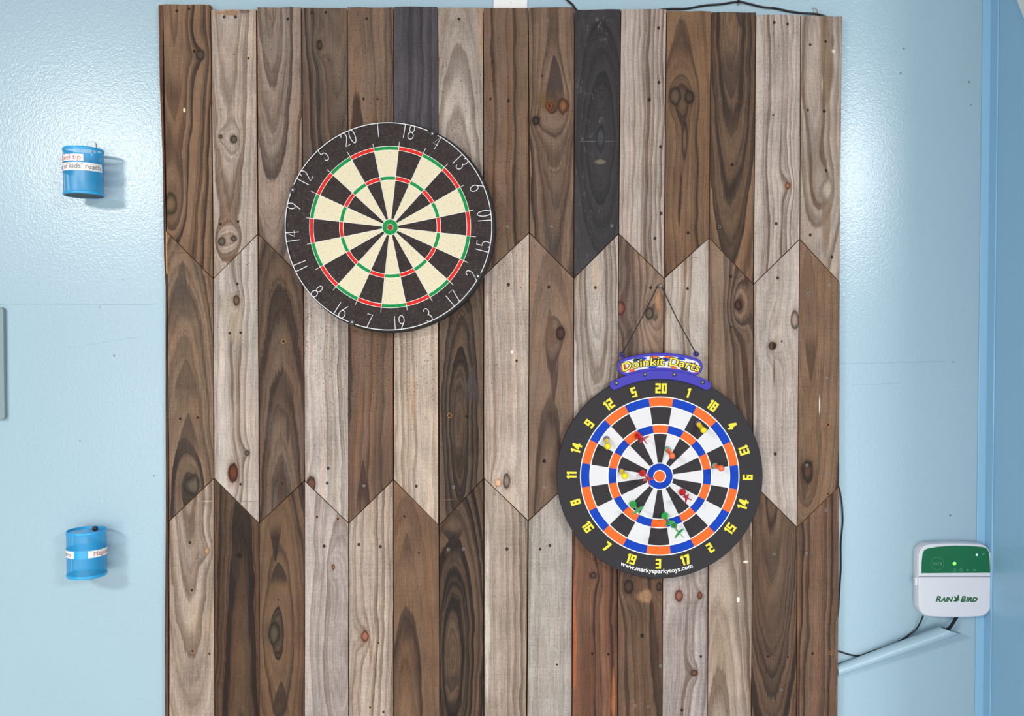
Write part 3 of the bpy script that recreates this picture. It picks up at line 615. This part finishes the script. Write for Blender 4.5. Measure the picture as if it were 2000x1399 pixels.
for j, num in enumerate(TN):
    s = str(num); a = A1+18*j; flip = 5 <= j <= 14; mb = MB()
    ws = [6.1 if ch == '1' else 10.5 for ch in s]; tot = sum(ws)+1.5*(len(s)-1); cur = -tot/2
    ca, sa = math.cos(math.radians(a)), math.sin(math.radians(a)); cx, cz = pol(172.5, a)
    for ch, cw in zip(s, ws):
        for poly in block_digit(ch):
            pts = []
            for x, y in poly:
                lx, ly = cur+x, y-9.75
                if flip: lx, ly = -lx, -ly
                pts.append(tpt(cx+lx*ca+ly*sa, cz-lx*sa+ly*ca, YT-0.0003))
            mb.add(pts, [tuple(range(len(pts)))])
        cur += cw+1.5
    build('numeral', mb, M_py, td, fixn=False)
vs, fs = textmesh('www.markysparkytoys.com', 12.2*ST, bold=0.0002, spacing=1.02, align='CENTER')
wd_ = max(v[0] for v in vs)-min(v[0] for v in vs); k = 146*ST/wd_
mb = MB().add([tpt(*pol((191*ST-y)/ST, 181.7-math.degrees(x*k/(190*ST))), YT-0.0003) for x, y, z in vs], fs)
build('web_address', mb, M_line, td, fixn=False)
# purple hanger with its sign
M_pur = plain('glossy_purple_plastic', (46, 36, 164), 0.4, var=0.05, spec=0.3); M_rv = plain('black_rivet', (30, 32, 44), 0.35)
M_sil = plain('grey_rivet_centre', (150, 156, 160), 0.35)
def band(r0, r1, a0, a1, yf, yb, rnd=True, n=28):
    h = (r1-r0)/2; rm = (r0+r1)/2; up = [pol(r1, a0+(a1-a0)*i/n) for i in range(n+1)]; dn = [pol(r0, a1+(a0-a1)*i/n) for i in range(n+1)]
    e1 = []; e0 = []
    for i in range(1, 8):
        t_ = math.radians(90-180*i/8)
        x, z = pol(rm, a1); ax = math.radians(a1); e1.append((x+h*math.cos(t_)*math.cos(ax)+h*math.sin(t_)*math.sin(ax), z-h*math.cos(t_)*math.sin(ax)+h*math.sin(t_)*math.cos(ax)))
        x, z = pol(rm, a0); ax = math.radians(a0); e0.append((x-h*math.cos(t_)*math.cos(ax)-h*math.sin(t_)*math.sin(ax), z+h*math.cos(t_)*math.sin(ax)-h*math.sin(t_)*math.cos(ax)))
    pts = up+e1+dn+e0
    return MB().prism([(CT.x+x*ST, CT.z+z*ST) for x, z in pts], yf, yb)
hb = build('hanger', band(190.5, 209, -26.6, 26.8, YT-0.005, YT+0.001), M_pur, td, bevel=0.0012)
sg = build('sign_plate', band(207.5, 242, -17.2, 17.0, YT-0.0035, YT+0.003), M_pur, td, bevel=0.0012)
build('sign_label', band(213, 236, -17.0, 16.8, YT-0.0042, YT-0.0030), M_pw, sg, label='white printed label with orange and blue patches')
for a, r, ra, rb, col in ((-18.6, 224, 6, 9, M_po), (19, 222, 5, 8, M_po), (-15, 215, 6, 3, M_po), (4, 234, 9, 2.5, M_po), (-3, 234.5, 9, 2, M_po), (-9, 233, 10, 3, M_pb), (2, 229, 9, 4, M_pb), (10, 234, 8, 2.5, M_pb), (-4, 214.5, 10, 2, M_pb), (12.5, 215, 8, 2.5, M_pk), (7, 214.5, 7, 2, M_po), (-12, 233, 6, 3, M_pk), (15.5, 228, 6, 3, M_pk), (-1, 228, 16, 4, M_pk)):
    cx, cz = pol(r, a); aa = math.radians(a); pts = []
    for i in range(14):
        x = ra*math.cos(i*math.tau/14); z = rb*math.sin(i*math.tau/14)
        pts.append((CT.x+(cx+x*math.cos(aa)+z*math.sin(aa))*ST, CT.z+(cz-x*math.sin(aa)+z*math.cos(aa))*ST))
    build('label_patch', MB().prism(pts, YT-0.0044, YT-0.0040), col, sg)
M_out = plain('dark_letter_outline', (58, 46, 40), 0.6)
for bold, yy, m, nm in ((0.0016, YT-0.0046, M_out, 'letter_outline'), (0.0002, YT-0.0050, M_py, 'sign_lettering')):
    vs, fs = textmesh('Doinkit Darts', 21*ST, bold=bold, shear=0.12, spacing=1.0, align='CENTER')
    vs0, _ = textmesh('Doinkit Darts', 21*ST, align='CENTER') if False else (vs, 0)
    wd_ = max(v[0] for v in vs)-min(v[0] for v in vs); k = (155 if bold < .001 else 158)*ST/wd_
    build(nm, MB().add([tpt(*pol(218+y/ST*1.08, math.degrees(x*k/(224*ST))), yy) for x, y, z in vs], fs), m, sg, fixn=False)
for x, y in ((1204, 748.5), (1259.5, 731.5), (1317, 731.5), (1372, 747)):
    p = at(x, y, YT-0.005)
    rv = build('rivet', MB().lathe(p, (0, -1, 0), [(-0.001, 0.0046), (0.0014, 0.0044), (0.0020, 0.0034)], 16), M_rv, hb, smooth=True)
    build('rivet_centre', MB().lathe(p, (0, -1, 0), [(0.0015, 0.0021), (0.0026, 0.0019), (0.003, 0.001)], 12), M_sil, td)
for x, y in ((1214.5, 693), (1359.5, 692)):
    p = at(x, y, YT-0.001)
    build('ear', MB().lathe(p+Vector((0, 0.002, 0)), (0, -1, 0), [(0, 0.0062), (0.004, 0.0060), (0.0045, 0.0052)], 16), M_pur, td, smooth=True)
    build('cord_knot', MB().lathe(p+Vector((0, -0.001, 0.001)), (0, -1, 0), [(0, 0.0036), (0.003, 0.0042), (0.0052, 0.0034), (0.006, 0.001)], 12), M_clip, td, smooth=True)
M_cord = plain('black_cord', (34, 30, 28), 0.7)
ap = at(1288, 560, YF-0.006)
def cordpath(x, y):
    p = at(x, y, YT-0.004); return [p, p.lerp(ap, .5)+Vector((0, 0.002, 0)), ap+Vector((-0.004 if x < 1288 else 0.004, 0, 0.001))]
build('cord', MB().tube(cordpath(1214.5, 692)+[ap+Vector((0, 0, 0.005))]+cordpath(1359.5, 691)[::-1], 0.00125, 7), M_cord, td, smooth=True)
pw = at(1288.5, 559, YF)
build('screw', MB().lathe(pw, (0, -1, 0), [(-0.001, 0.0018), (0.008, 0.0018), (0.009, 0.0042), (0.0105, 0.0042), (0.0112, 0.0030), (0.0104, 0.0014)], 14), M_screw, smooth=True,
      label='small grey screw at the tip of the black hanging cord', cat='screw', origin=pw)

# ------------------------------------------------------------------ darts on the toy board
def pmat(n, c, tr=0.0): return plain(n, c, 0.3, var=0.04, alpha_mix=tr)
M_red, M_redf = pmat('red_plastic', (206, 16, 22)), pmat('translucent_red_flight', (226, 62, 78), 0.25)
M_grn, M_grf = pmat('green_plastic', (24, 176, 76)), pmat('translucent_green_flight', (60, 208, 112), 0.2)
M_yel, M_ora = pmat('yellow_plastic', (250, 224, 10)), pmat('orange_plastic', (250, 112, 62))
M_prp, M_tea = pmat('smoky_purple_plastic', (112, 92, 140)), pmat('mint_plastic', (112, 186, 160))
def flight_dart(head, tail, L, rot, mh, mf, label, hr=7.0, fl=(7, 11), y0=YT-0.001):
    r = hr*ST; h = at(head[0], head[1], y0-r*0.9); tl = at(tail[0], tail[1], y0-L); ax = tl-h; ln = ax.length; ax.normalize()
    b = h-ax*r*0.92
    d = thing('magnetic_dart', label, 'dart', b, 'magnetic darts on the toy board')
    pr = [(0, r*.45), (r*.12, r*.75), (r*.45, r*.96), (r*.9, r), (r*1.35, r*.9), (r*1.9, r*.62), (r*2.6, r*.36), (r*3.3, r*.24)]
    pr = [(x, y) for x, y in pr if x < ln+r*.6]
    build('head', MB().lathe(b, ax, pr, 20), mh, d, smooth=True)
    e = ln+r*0.92
    build('shaft', MB().lathe(b, ax, [(r*1.5, r*.22), (e, r*.18), (e+0.004, r*.12)], 10), mh, d, smooth=True)
    u = ax.cross(Vector((0, 0, 1))).normalized(); v = ax.cross(u)
    for k in range(4):
        q = math.radians(rot+90*k); s_ = u*math.cos(q)+v*math.sin(q); nrm = ax.cross(s_)*0.0005
        P = [b+ax*(e-0.016)+s_*0.0006, b+ax*(e-0.010)+s_*fl[0]*ST, b+ax*(e-0.002)+s_*fl[1]*ST, b+ax*(e+0.003)+s_*fl[1]*ST, b+ax*(e+0.003)+s_*0.0006]
        n = len(P)
        build('flight', MB().add([p+nrm for p in P]+[p-nrm for p in P], [tuple(range(n)), tuple(range(2*n-1, n-1, -1))]+[(i, (i+1) % n, n+(i+1) % n, n+i) for i in range(n)]), mf, d)
    return d
flight_dart((1247, 852), (1258, 858.5), 0.052, 35, M_red, M_redf, 'red dart with splayed flights stuck high on the toy board, left of centre')
flight_dart((1255, 925), (1267, 937), 0.055, 10, M_red, M_redf, 'red dart stuck right beside the blue bullseye of the toy board')
flight_dart((1333, 962), (1342, 974), 0.052, 70, M_red, M_redf, 'red dart at lower right of the bullseye on the toy board', fl=(5, 9))
flight_dart((1237, 986), (1247, 998), 0.055, 38, M_grn, M_grf, 'green dart stuck alone at lower left of the toy board', hr=7.6, fl=(8, 12))
flight_dart((1298.5, 1008), (1309, 1023), 0.055, 20, M_grn, M_grf, 'green dart whose tail is crossed by a second green dart', hr=7.2, fl=(7, 9))
flight_dart((1317, 1027), (1327, 1042.5), 0.075, 47, M_grn, M_grf, 'lowest green dart, hanging off the tail of another green dart', hr=5.6, fl=(8, 12.5), y0=YT-0.022)
def pin_dart(base, mid, ball, mb_, mt, label, br=6.6):
    p0 = at(base[0], base[1], YT-0.0008); p1 = at(ball[0], ball[1], YT-0.034); ax = (p1-p0); ln = ax.length; ax.normalize(); r = br*ST
    d = thing('magnetic_dart', label, 'dart', p0, 'magnetic darts on the toy board')
    build('base', MB().lathe(p0, ax, [(0, 5.6*ST), (0.001, 6*ST), (0.006, 5.8*ST), (0.0085, 5.0*ST), (0.009, 3*ST)], 20), mb_, d, smooth=True)
    build('knob', MB().lathe(p0, ax, [(0.0085, 4.9*ST), (0.012, 4.7*ST), (0.018, 4.2*ST), (ln-r*.8, 4.6*ST), (ln-r*.45, r*.86), (ln, r), (ln+r*.5, r*.87), (ln+r*.85, r*.52), (ln+r, r*.12)], 20), mt, d, smooth=True)
pin_dart((1184.5, 857), (1186, 861), (1187, 872), M_prp, M_yel, 'yellow dart at far left of the toy board, on a white segment')
pin_dart((1362.5, 826.5), (1367, 833), (1374, 840.5), M_prp, M_yel, 'yellow dart at upper right of the toy board, on a black segment', 6.2)
pin_dart((1212.5, 918.5), (1217, 924), (1220, 930), M_prp, M_yel, 'yellow dart just left of the red dart at the bullseye')
pin_dart((1303, 877), (1308, 882), (1312.5, 890.5), M_tea, M_ora, 'orange dart with a mint base above the bullseye of the toy board', 6.2)
pin_dart((1395.5, 909.5), (1401, 911), (1408.5, 915), M_tea, M_ora, 'orange dart with a mint base at far right of the toy board', 6.2)

# ------------------------------------------------------------------ mesh cups
M_mesh = plain('bright_blue_enamel_mesh', (48, 166, 226), 0.35, var=0.05); M_rim = plain('bright_blue_enamel_rim', (48, 164, 222), 0.3, var=0.04)
M_cbase = plain('dark_cup_base', (52, 62, 72), 0.6); M_tape = plain('cyan_tape', (44, 164, 224), 0.3, var=0.04)
M_paper = plain('white_paper', (240, 238, 236), 0.7, var=0.02); M_ink = plain('grey_ink', (110, 104, 104), 0.7)
M_inkr = plain('reddish_ink', (196, 120, 112), 0.7)
def cup(cx, ty, by, label, strips, rad, tape=None):
    Yc = -(rad+0.011); t_ = at(cx, ty, Yc); b_ = at(cx, by, Yc); x0 = t_.x; z0 = b_.z; z1 = t_.z
    d = thing('mesh_cup', label, 'cup', (x0, Yc, z0), 'blue mesh cups')
    def cp(a, z, r=rad): a = math.radians(a); return Vector((x0+r*math.sin(a), Yc-r*math.cos(a), z))
    n = 92; rows = 54; hw = 0.00040
    mb = MB(); za, zb = z0+0.004, z1-0.004
    for sgn in (1, -1):
        for k in range(n):
            a0 = 360*k/n; seg = 24; base = len(mb.v)
            for i in range(seg+1):
                z = za+(zb-za)*i/seg; a = a0+sgn*i*(rows*360/n/2/seg)
                for da in (-1, 1): mb.v.append(tuple(cp(a+da*math.degrees(hw*1.25/rad), z, rad+(0.0001 if sgn > 0 else 0))))
            for i in range(seg):
                mb.f.append((base+2*i, base+2*i+1, base+2*i+3, base+2*i+2)); mb.m.append(0)
    w_ = build('wire_mesh', mb, M_mesh, d, fixn=False); w_['kind'] = 'stuff'
    for z in (z0+0.002, z1-0.002):
        hh = 0.003
        pf = [(-hh, rad+.0002), (-hh*.5, rad+.0012), (hh*.5, rad+.0012), (hh, rad+.0002), (hh, rad-.0008), (-hh, rad-.0008), (-hh, rad+.0002)]
        rb = MB(); N = 56
        for h_, r_ in pf:
            for j in range(N): rb.v.append(tuple(cp(360*j/N, z+h_, r_)))
        for i in range(len(pf)-1):
            for j in range(N): rb.f.append((i*N+j, i*N+(j+1) % N, (i+1)*N+(j+1) % N, (i+1)*N+j)); rb.m.append(0)
        build('rim', rb, M_rim, d, smooth=True)
    build('base', MB().lathe((x0, Yc, z0-0.0004), (0, 0, 1), [(0, rad-.0003), (0.0012, rad-.0003)], 48), M_cbase, d)
    def strip(a0, a1, z, h, m, nm, par, r, N=24):
        s_ = MB(); 
        for i in range(N+1):
            a = a0+(a1-a0)*i/N
            for zz, rr in ((z-h/2, r), (z+h/2, r), (z+h/2, r-.0002), (z-h/2, r-.0002)): s_.v.append(tuple(cp(a, zz, rr)))
        for i in range(N):
            for q in range(4): s_.f.append((4*i+q, 4*i+(q+1) % 4, 4*i+4+(q+1) % 4, 4*i+4+q)); s_.m.append(0)
        return build(nm, s_, m, par)
    if tape: strip(0, 360, z0+tape[0]*(z1-z0), tape[1], M_tape, 'tape', d, rad+.0007, 56)
    for a0, a1, fz, h, txt, ta, al, size, ink in strips:
        z = z0+fz*(z1-z0)
        lb = strip(a0, a1, z, h, M_paper, 'paper_label', d, rad+.0013)
        vs, fs = textmesh(txt, size, align=al)
        build('lettering', MB().add([cp(ta+math.degrees(x/rad), z-size*0.3+y, rad+.0016) for x, y, q in vs], fs), ink, lb, fixn=False)
    return d
cup(163, 293, 382, 'blue wire mesh cup with two stacked paper labels, upper of the two cups',
    [(-125, 25, 0.76, 0.0140, 'Steel tip', 19, 'RIGHT', 0.0158, M_inkr), (-130, 84, 0.57, 0.0165, "Out of kids' reach", 77, 'RIGHT', 0.0150, M_ink)], 0.0397)
cup(169, 1036, 1123, 'blue wire mesh cup ringed by one paper band, lower of the two cups',
    [(29, 150, 0.535, 0.0150, 'Magnetic', 43, 'LEFT', 0.0135, M_inkr), (-140, -12, 0.535, 0.0150, 'darts', -20, 'RIGHT', 0.0125, M_ink)], 0.0392, tape=(0.535, 0.0165))
M_clear = plain('milky_hook_plastic', (206, 220, 226), 0.3, alpha_mix=0.3)
hk = thing('adhesive_hook', 'milky plastic adhesive hook behind the upper blue mesh cup', 'hook', at(180, 300, -0.001))
q0, q1 = at(171, 330, 0), at(189, 277, 0)
build('plate', MB().prism(rrect(q0.x, q0.z, q1.x, q1.z, 0.008), -0.004, -0.0003), M_clear, hk, bevel=0.001)
q2 = at(180, 300, -0.006)
build('hook', MB().tube(smooth_path([(q2.x, -0.003, q2.z+0.012), (q2.x, -0.007, q2.z-0.002), (q2.x, -0.0085, q2.z-0.012), (q2.x, -0.0095, q2.z-0.004)]), 0.0018, 8), M_clear, hk, smooth=True)
kp = at(184.5, 1033.5, -0.0175)
kn_ = thing('push_pin', 'round black pin head holding the lower blue mesh cup', 'pin', (kp.x, -0.001, kp.z))
build('pin_head', MB().lathe(kp+Vector((0, 0.006, 0)), (0, -1, 0), [(0, 0.003), (0.001, 0.0052), (0.004, 0.006), (0.007, 0.0045), (0.008, 0.001)], 16), M_clip, kn_, smooth=True)
build('pin_shaft', MB().lathe((kp.x, -0.0002, kp.z), (0, -1, 0), [(0, 0.0012), (0.012, 0.0012)], 8), M_screw, kn_)

# ------------------------------------------------------------------ irrigation controller
YB = -0.027; SB = S(YB)
def bz(px, py, y=YB): q = at(px, py, y); return (q.x, q.z)
def softbox(x0, y0, x1, y1, r, bulge, n=6, m=10):
    """rounded rectangle in photo pixels, top and bottom edges bulging outwards"""
    p = []; w2 = (x1-x0)/2; xc = (x0+x1)/2
    def bl(x): return bulge*(1-((x-xc)/w2)**2)
    for i in range(m+1):
        x = x0+r+(x1-x0-2*r)*i/m; p.append((x, y0-bl(x)+bl(x0+r)*0))
    for i in range(1, n):
        a = math.radians(-90+90*i/n); x = x1-r+r*math.cos(a); p.append((x, y0+r+r*math.sin(a)-bl(min(x, x1))))
    for i in range(m+1): y = y0+r+(y1-y0-2*r)*i/m; p.append((x1+bulge*.12*(1-((y-(y0+y1)/2)/((y1-y0)/2))**2), y))
    for i in range(1, n):
        a = math.radians(90*i/n); x = x1-r+r*math.cos(a); p.append((x, y1-r+r*math.sin(a)+bl(x)))
    for i in range(m+1):
        x = x1-r-(x1-x0-2*r)*i/m; p.append((x, y1+bl(x)))
    for i in range(1, n):
        a = math.radians(90+90*i/n); x = x0+r+r*math.cos(a); p.append((x, y1-r+r*math.sin(a)+bl(x)))
    for i in range(m+1): y = y1-r-(y1-y0-2*r)*i/m; p.append((x0-bulge*.12*(1-((y-(y0+y1)/2)/((y1-y0)/2))**2), y))
    for i in range(1, n):
        a = math.radians(180+90*i/n); x = x0+r+r*math.cos(a); p.append((x, y0+r+r*math.sin(a)-bl(x)))
    return p
M_pl = plain('white_plastic_housing', (222, 223, 230), 0.4, var=0.02); M_green = plain('glossy_green_panel', (8, 104, 62), 0.18, var=0.05)
M_gink = plain('green_ink', (24, 96, 48), 0.5); M_icon = plain('pale_icon_print', (92, 152, 128), 0.5)
M_ledg = plain('green_led', (90, 255, 60), 0.3, emit=6.0); M_ledw = plain('blue_white_led', (190, 205, 255), 0.3, emit=4.0)
M_gap = plain('dark_seam', (120, 124, 134), 0.7)
ic = thing('irrigation_controller', 'white rounded irrigation controller with glossy green panel and lit green LED on the wall', 'controller', (bz(1864, 1206)[0], 0, bz(1864, 1206)[1]))
ol = [bz(x, y) for x, y in softbox(1794, 1065, 1936, 1203, 20, 4)]
build('housing', MB().prism(ol, YB+0.006, -0.0005), M_pl, ic, bevel=0.002)
# front cover in two pieces with a seam
def clip_y(poly, ymin=None, ymax=None):
    out = []
    for i in range(len(poly)):
        a, b = poly[i], poly[(i+1) % len(poly)]
        def ins(p): return (ymin is None or p[1] >= ymin) and (ymax is None or p[1] <= ymax)
        lim = ymin if ymin is not None else ymax
        if ins(a): out.append(a)
        if ins(a) != ins(b): out.append((a[0]+(b[0]-a[0])*(lim-a[1])/(b[1]-a[1]), lim))
    return out
sb = softbox(1794.5, 1065.5, 1935.5, 1202.5, 20, 4)
build('top_cover', MB().prism([bz(x, y) for x, y in clip_y(sb, ymax=1126.4)], YB, YB+0.008), M_pl, ic, bevel=0.0025)
build('front_cover', MB().prism([bz(x, y) for x, y in clip_y(sb, ymin=1127.6)], YB, YB+0.008), M_pl, ic, bevel=0.0025)
build('side_latch', MB().prism([bz(1786.5, 1128, -0.02), bz(1786.5, 1143, -0.02), bz(1794, 1143, -0.02), bz(1794, 1128, -0.02)], -0.022, -0.014), M_pl, ic, bevel=0.001)
gp = [(1799.3, 1119.8), (1800, 1098), (1801.8, 1082), (1805.5, 1074.5), (1813, 1071.3), (1830, 1068.4), (1850, 1066.6), (1868, 1066), (1888, 1066.3), (1908, 1067.6), (1922, 1069.2), (1928, 1072.5), (1931.5, 1080), (1933, 1098), (1933.5, 1118.8)]
gpn = build('green_panel', MB().prism([bz(x, y) for x, y in gp], YB-0.0006, YB+0.002), M_green, ic, label='glossy dark green control panel')
yt = YB-0.0010
def disc(x, y, r, yy, n=16): return [(lambda q: (q[0]+r*SB*math.cos(i*math.tau/n), q[1]+r*SB*math.sin(i*math.tau/n)))(bz(x, y)) for i in range(n)]
build('led', MB().prism(disc(1863.7, 1101, 3.0, yt), YB-0.0018, YB-0.0004), M_ledg, ic, bevel=0.0004, label='bright green LED')
build('led', MB().prism(disc(1907.4, 1084, 1.7, yt), YB-0.0014, YB-0.0004), M_ledw, ic, label='small bluish white LED')
def ringp(x, y, r, th, m, nm, a0=0, a1=360, n=32):
    mb = MB(); c0 = bz(x, y)
    for i in range(n+1):
        a = math.radians(a0+(a1-a0)*i/n)
        for rr in (r-th/2, r+th/2): mb.v.append((c0[0]+rr*SB*math.cos(a), yt, c0[1]+rr*SB*math.sin(a)))
    for i in range(n): mb.f.append((2*i, 2*i+1, 2*i+3, 2*i+2)); mb.m.append(0)
    return build(nm, mb, m, gpn, fixn=False)
ringp(1830.5, 1101, 12.5, 0.5, M_icon, 'printed_ring')
def flat_text(txt, px, py, size, m, nm, par, width=None, bold=0, shear=0, y=yt, align='CENTER'):
    vs, fs = textmesh(txt, size*SB, bold=bold, shear=shear, align=align); c0 = bz(px, py); k = 1.0
    if width: k = width*SB/(max(v[0] for v in vs)-min(v[0] for v in vs))
    return build(nm, MB().add([(c0[0]+x*k, y, c0[1]+z) for x, z, q in vs], fs), m, par, fixn=False)
flat_text('ARC8', 1830.5, 1104, 8.5, M_icon, 'lettering', gpn, 17)
for i, x in enumerate((1864, 1877, 1890, 1903)):
    if i < 2: ringp(x, 1113.5, 2.6, 0.8, M_icon, 'icon', 60 if i == 0 else 0, 390 if i == 0 else 360)
    else: build('icon', MB().add([(q[0], yt, q[1]) for q in (bz(x-2, 1111), bz(x+2.6, 1113.5), bz(x-2, 1116))], [(0, 1, 2)]), M_icon, gpn, fixn=False)
for r in (1.6, 3.4, 5.2): ringp(1920, 1086, r, 0.9, M_icon, 'wifi_icon', 50, 130, 10)
yw = YB-0.0003
for t_, x, sz, wdt in (('R', 1827, 15.5, 11), ('AIN', 1836.5, 12.0, 25), ('B', 1876, 15.5, 10.5), ('IRD', 1886, 12.0, 23.5)):
    vs, fs = textmesh(t_, sz*SB, bold=0.0007, shear=0.28); c0 = bz(x, 1175.5); k = wdt*SB/(max(v[0] for v in vs)-min(v[0] for v in vs)); mn = min(v[0] for v in vs)
    build('wordmark', MB().add([(c0[0]+(xx-mn)*k, yw, c0[1]+zz) for xx, zz, q in vs], fs), M_gink, ic, fixn=False)
for poly in ([(1862, 1164), (1869, 1168), (1871, 1161), (1874, 1166), (1872, 1171), (1876, 1172.5), (1871, 1174), (1867, 1176), (1861, 1174.5), (1866, 1171)],):
    build('bird_emblem', MB().add([(q[0], yw, q[1]) for q in (bz(x, y) for x, y in poly)], [tuple(range(len(poly)))[::-1]]), M_gink, ic, fixn=False)

# ------------------------------------------------------------------ cable cover, cords and clips
M_blk = plain('black_cable', (20, 20, 24), 0.45)
def cov():
    c0 = (at(1634, 1311, -0.0125), at(1856, 1231, -0.030)); n = 14; mb = MB(); k = 16; rings = []
    for i in range(k+1):
        f = i/k; c = c0[0].lerp(c0[1], f); r = 0.0118+0.0030*f; d = (c0[1]-c0[0]).normalized(); a = Vector((0, -1, 0)); a = (a-d*a.dot(d)).normalized(); b = d.cross(a)
        for rr in (r, r-0.0016):
            for j in range(n):
                q = math.tau*j/n; o = (a*math.cos(q)+b*math.sin(q))*rr
                cut = d*(0.02*(-o.z/r)) if i == k else (d*(-o.x/d.x) if i == 0 else Vector((0, 0, 0)))
                mb.v.append(tuple(c+o+cut))
    for i in range(k):
        for s_ in (0, 1):
            for j in range(n):
                A = i*2*n+s_*n; Bq = (i+1)*2*n+s_*n; mb.f.append((A+j, A+(j+1) % n, Bq+(j+1) % n, Bq+j)); mb.m.append(0)
    for i in (0, k):
        for j in range(n): A = i*2*n; mb.f.append((A+j, A+(j+1) % n, A+n+(j+1) % n, A+n+j)); mb.m.append(0)
    return mb
build('conduit_pipe', cov(), M_trimp, smooth=True, label='light blue painted conduit pipe sloping up from the plank panel to the controller', cat='pipe')
def cable(name, pts, r, label, sub=6, m=None):
    P = [at(x, y, Y) for x, y, Y in pts]
    return build(name, MB().tube(smooth_path(P, sub), r, 8), m or M_blk, smooth=True, label=label, cat='cable')
cable('power_cord', [(1803, 1203, -0.015), (1797, 1217, -0.012), (1788, 1231, -0.006), (1776, 1240, -0.004), (1765, 1248, -0.003), (1742, 1260, -0.003), (1700, 1274, -0.003), (1684, 1280, -0.003), (1670, 1281, -0.003), (1655, 1278, -0.003), (1640, 1273, -0.003), (1628, 1270, -0.003)], 0.0017,
      'thin black cord looping from the controller behind the blue pipe')
cable('control_cable', [(1874, 1197, -0.012), (1867, 1208, -0.015), (1855, 1226, -0.024), (1838, 1238, -0.0305)], 0.0036, 'thick black cable entering the open end of the blue pipe')
cable('hanging_cord', [(1634, 940, -0.004), (1640, 957, -0.004), (1644.5, 985, -0.004), (1646, 1020, -0.003), (1642.5, 1060, -0.003), (1642.5, 1110, -0.003), (1640, 1150, -0.003), (1637, 1200, -0.003), (1630, 1240, -0.004)], 0.0016,
      'thin black cord dangling beside the right edge of the plank panel')
cable('overhead_cable', [(1090, -22, -0.004), (1106, -2, -0.004), (1118, 9, -0.004), (1132, 23, -0.004), (1180, 32, -0.004), (1250, 26, -0.004), (1300, 18, -0.004), (1340, 17, -0.004), (1375, 11, -0.004), (1410, 8, -0.004), (1442, 3.5, -0.004), (1465, 8, -0.004), (1490, 14, -0.004), (1515, 16.5, -0.004), (1540, 22, -0.004), (1565, 25.5, -0.004), (1600, 28.5, -0.004), (1630, 40, -0.004)], 0.0023,
      'black cable running along the top of the plank panel')
def clipobj(px, py, m, mn, label, w_, h_):
    p = at(px, py, 0); d = thing('cable_clip', label, 'clip', (p.x, -0.0005, p.z), 'cable clips on the overhead cable')
    build('saddle', MB().tube(smooth_path([(p.x, -0.0005, p.z+0.0045), (p.x, -0.0068, p.z+0.003), (p.x, -0.0085, p.z), (p.x, -0.0068, p.z-0.003), (p.x, -0.0005, p.z-0.0050)]), w_, 8), m, d, smooth=True)
    build('nail', MB().lathe((p.x, -0.0005, p.z-h_), (0, -1, 0), [(0, 0.0015), (0.004, 0.0015), (0.0042, 0.0025), (0.006, 0.0022)], 10), mn, d)
clipobj(1442, 4, M_clip, M_screw, 'small black nail-in clip at the high point of the overhead cable', 0.0018, 0.006)
cl = at(1592, 22, 0)
d = thing('cable_clip', 'small clear plastic clip near the right end of the overhead cable', 'clip', (cl.x, -0.0005, cl.z), 'cable clips on the overhead cable')
build('saddle', MB().tube(smooth_path([(cl.x-0.006, -0.0005, cl.z+0.007), (cl.x, -0.006, cl.z+0.005), (cl.x+0.004, -0.0085, cl.z), (cl.x+0.006, -0.004, cl.z-0.006)]), 0.0024, 8), M_clear, d, smooth=True)
build('foot', MB().box((cl.x-0.004, -0.003, cl.z-0.004), (cl.x+0.007, -0.0003, cl.z+0.006)), M_clear, d, bevel=0.0008)
# white block above, grey box at the left, brace at the upper right
q0, q1 = at(963.5, 30, -0.0055), at(1030, -70, -0.0055)
wb = thing('wall_plate', 'white painted plate on the wall above the middle of the plank panel', 'plate', ((q0.x+q1.x)/2, -0.0005, q0.z))
build('plate', MB().box((q0.x, -0.0055, q0.z), (q1.x, -0.0003, q1.z)), M_white, wb, bevel=0.001)
p = at(997, 4, -0.0055); build('screw', MB().lathe(p, (0, -1, 0), [(0, 0.003), (0.001, 0.0028), (0.0016, 0.0015)], 12), M_white, wb)
M_gbx = plain('grey_plastic_edge', (128, 148, 154), 0.5, var=0.03)
q0, q1 = at(-120, 820, -0.012), at(6, 601, -0.012)
gb = thing('wall_box', 'grey box edge with a rounded corner at the far left of the wall', 'box', ((q0.x+q1.x)/2, -0.0005, q0.z))
build('box_body', MB().prism(rrect(q0.x, q0.z, q1.x, q1.z, 0.006), -0.012, -0.0003), M_gbx, gb, bevel=0.001)
M_edge = plain('brown_bare_edge', (150, 120, 100), 0.7)
bs = thing('wall_brace', 'white diagonal strip on the side wall at the upper right corner', 'strip', (XR-0.005, -0.2, 2.0))
def brz(px, py):      # point on the side wall seen at a photo pixel
    vx = (px-1000)/F; Yd = CY+XR/vx if vx else 0
    return at(px, py, Yd)
a, b = brz(1990, 4), brz(2006, 44)
dv = (b-a).normalized(); pr = Vector((0, -dv.z, dv.y)).normalized()
for nm, o0, o1, th, m in (('strip', -0.004, 0.020, 0.008, M_white), ('bare_edge', -0.0062, -0.004, 0.006, M_edge)):
    sgn = 1 if pr.y < 0 else -1
    A, B = a-dv*0.25, b+dv*0.05
    P = [A+pr*sgn*o0, A+pr*sgn*o1, B+pr*sgn*o1, B+pr*sgn*o0]
    build(nm, MB().add([(XR-0.0003, v.y, v.z) for v in P]+[(XR-th, v.y, v.z) for v in P], [(0, 1, 2, 3), (7, 6, 5, 4), (0, 4, 5, 1), (1, 5, 6, 2), (2, 6, 7, 3), (3, 7, 4, 0)]), m, bs)
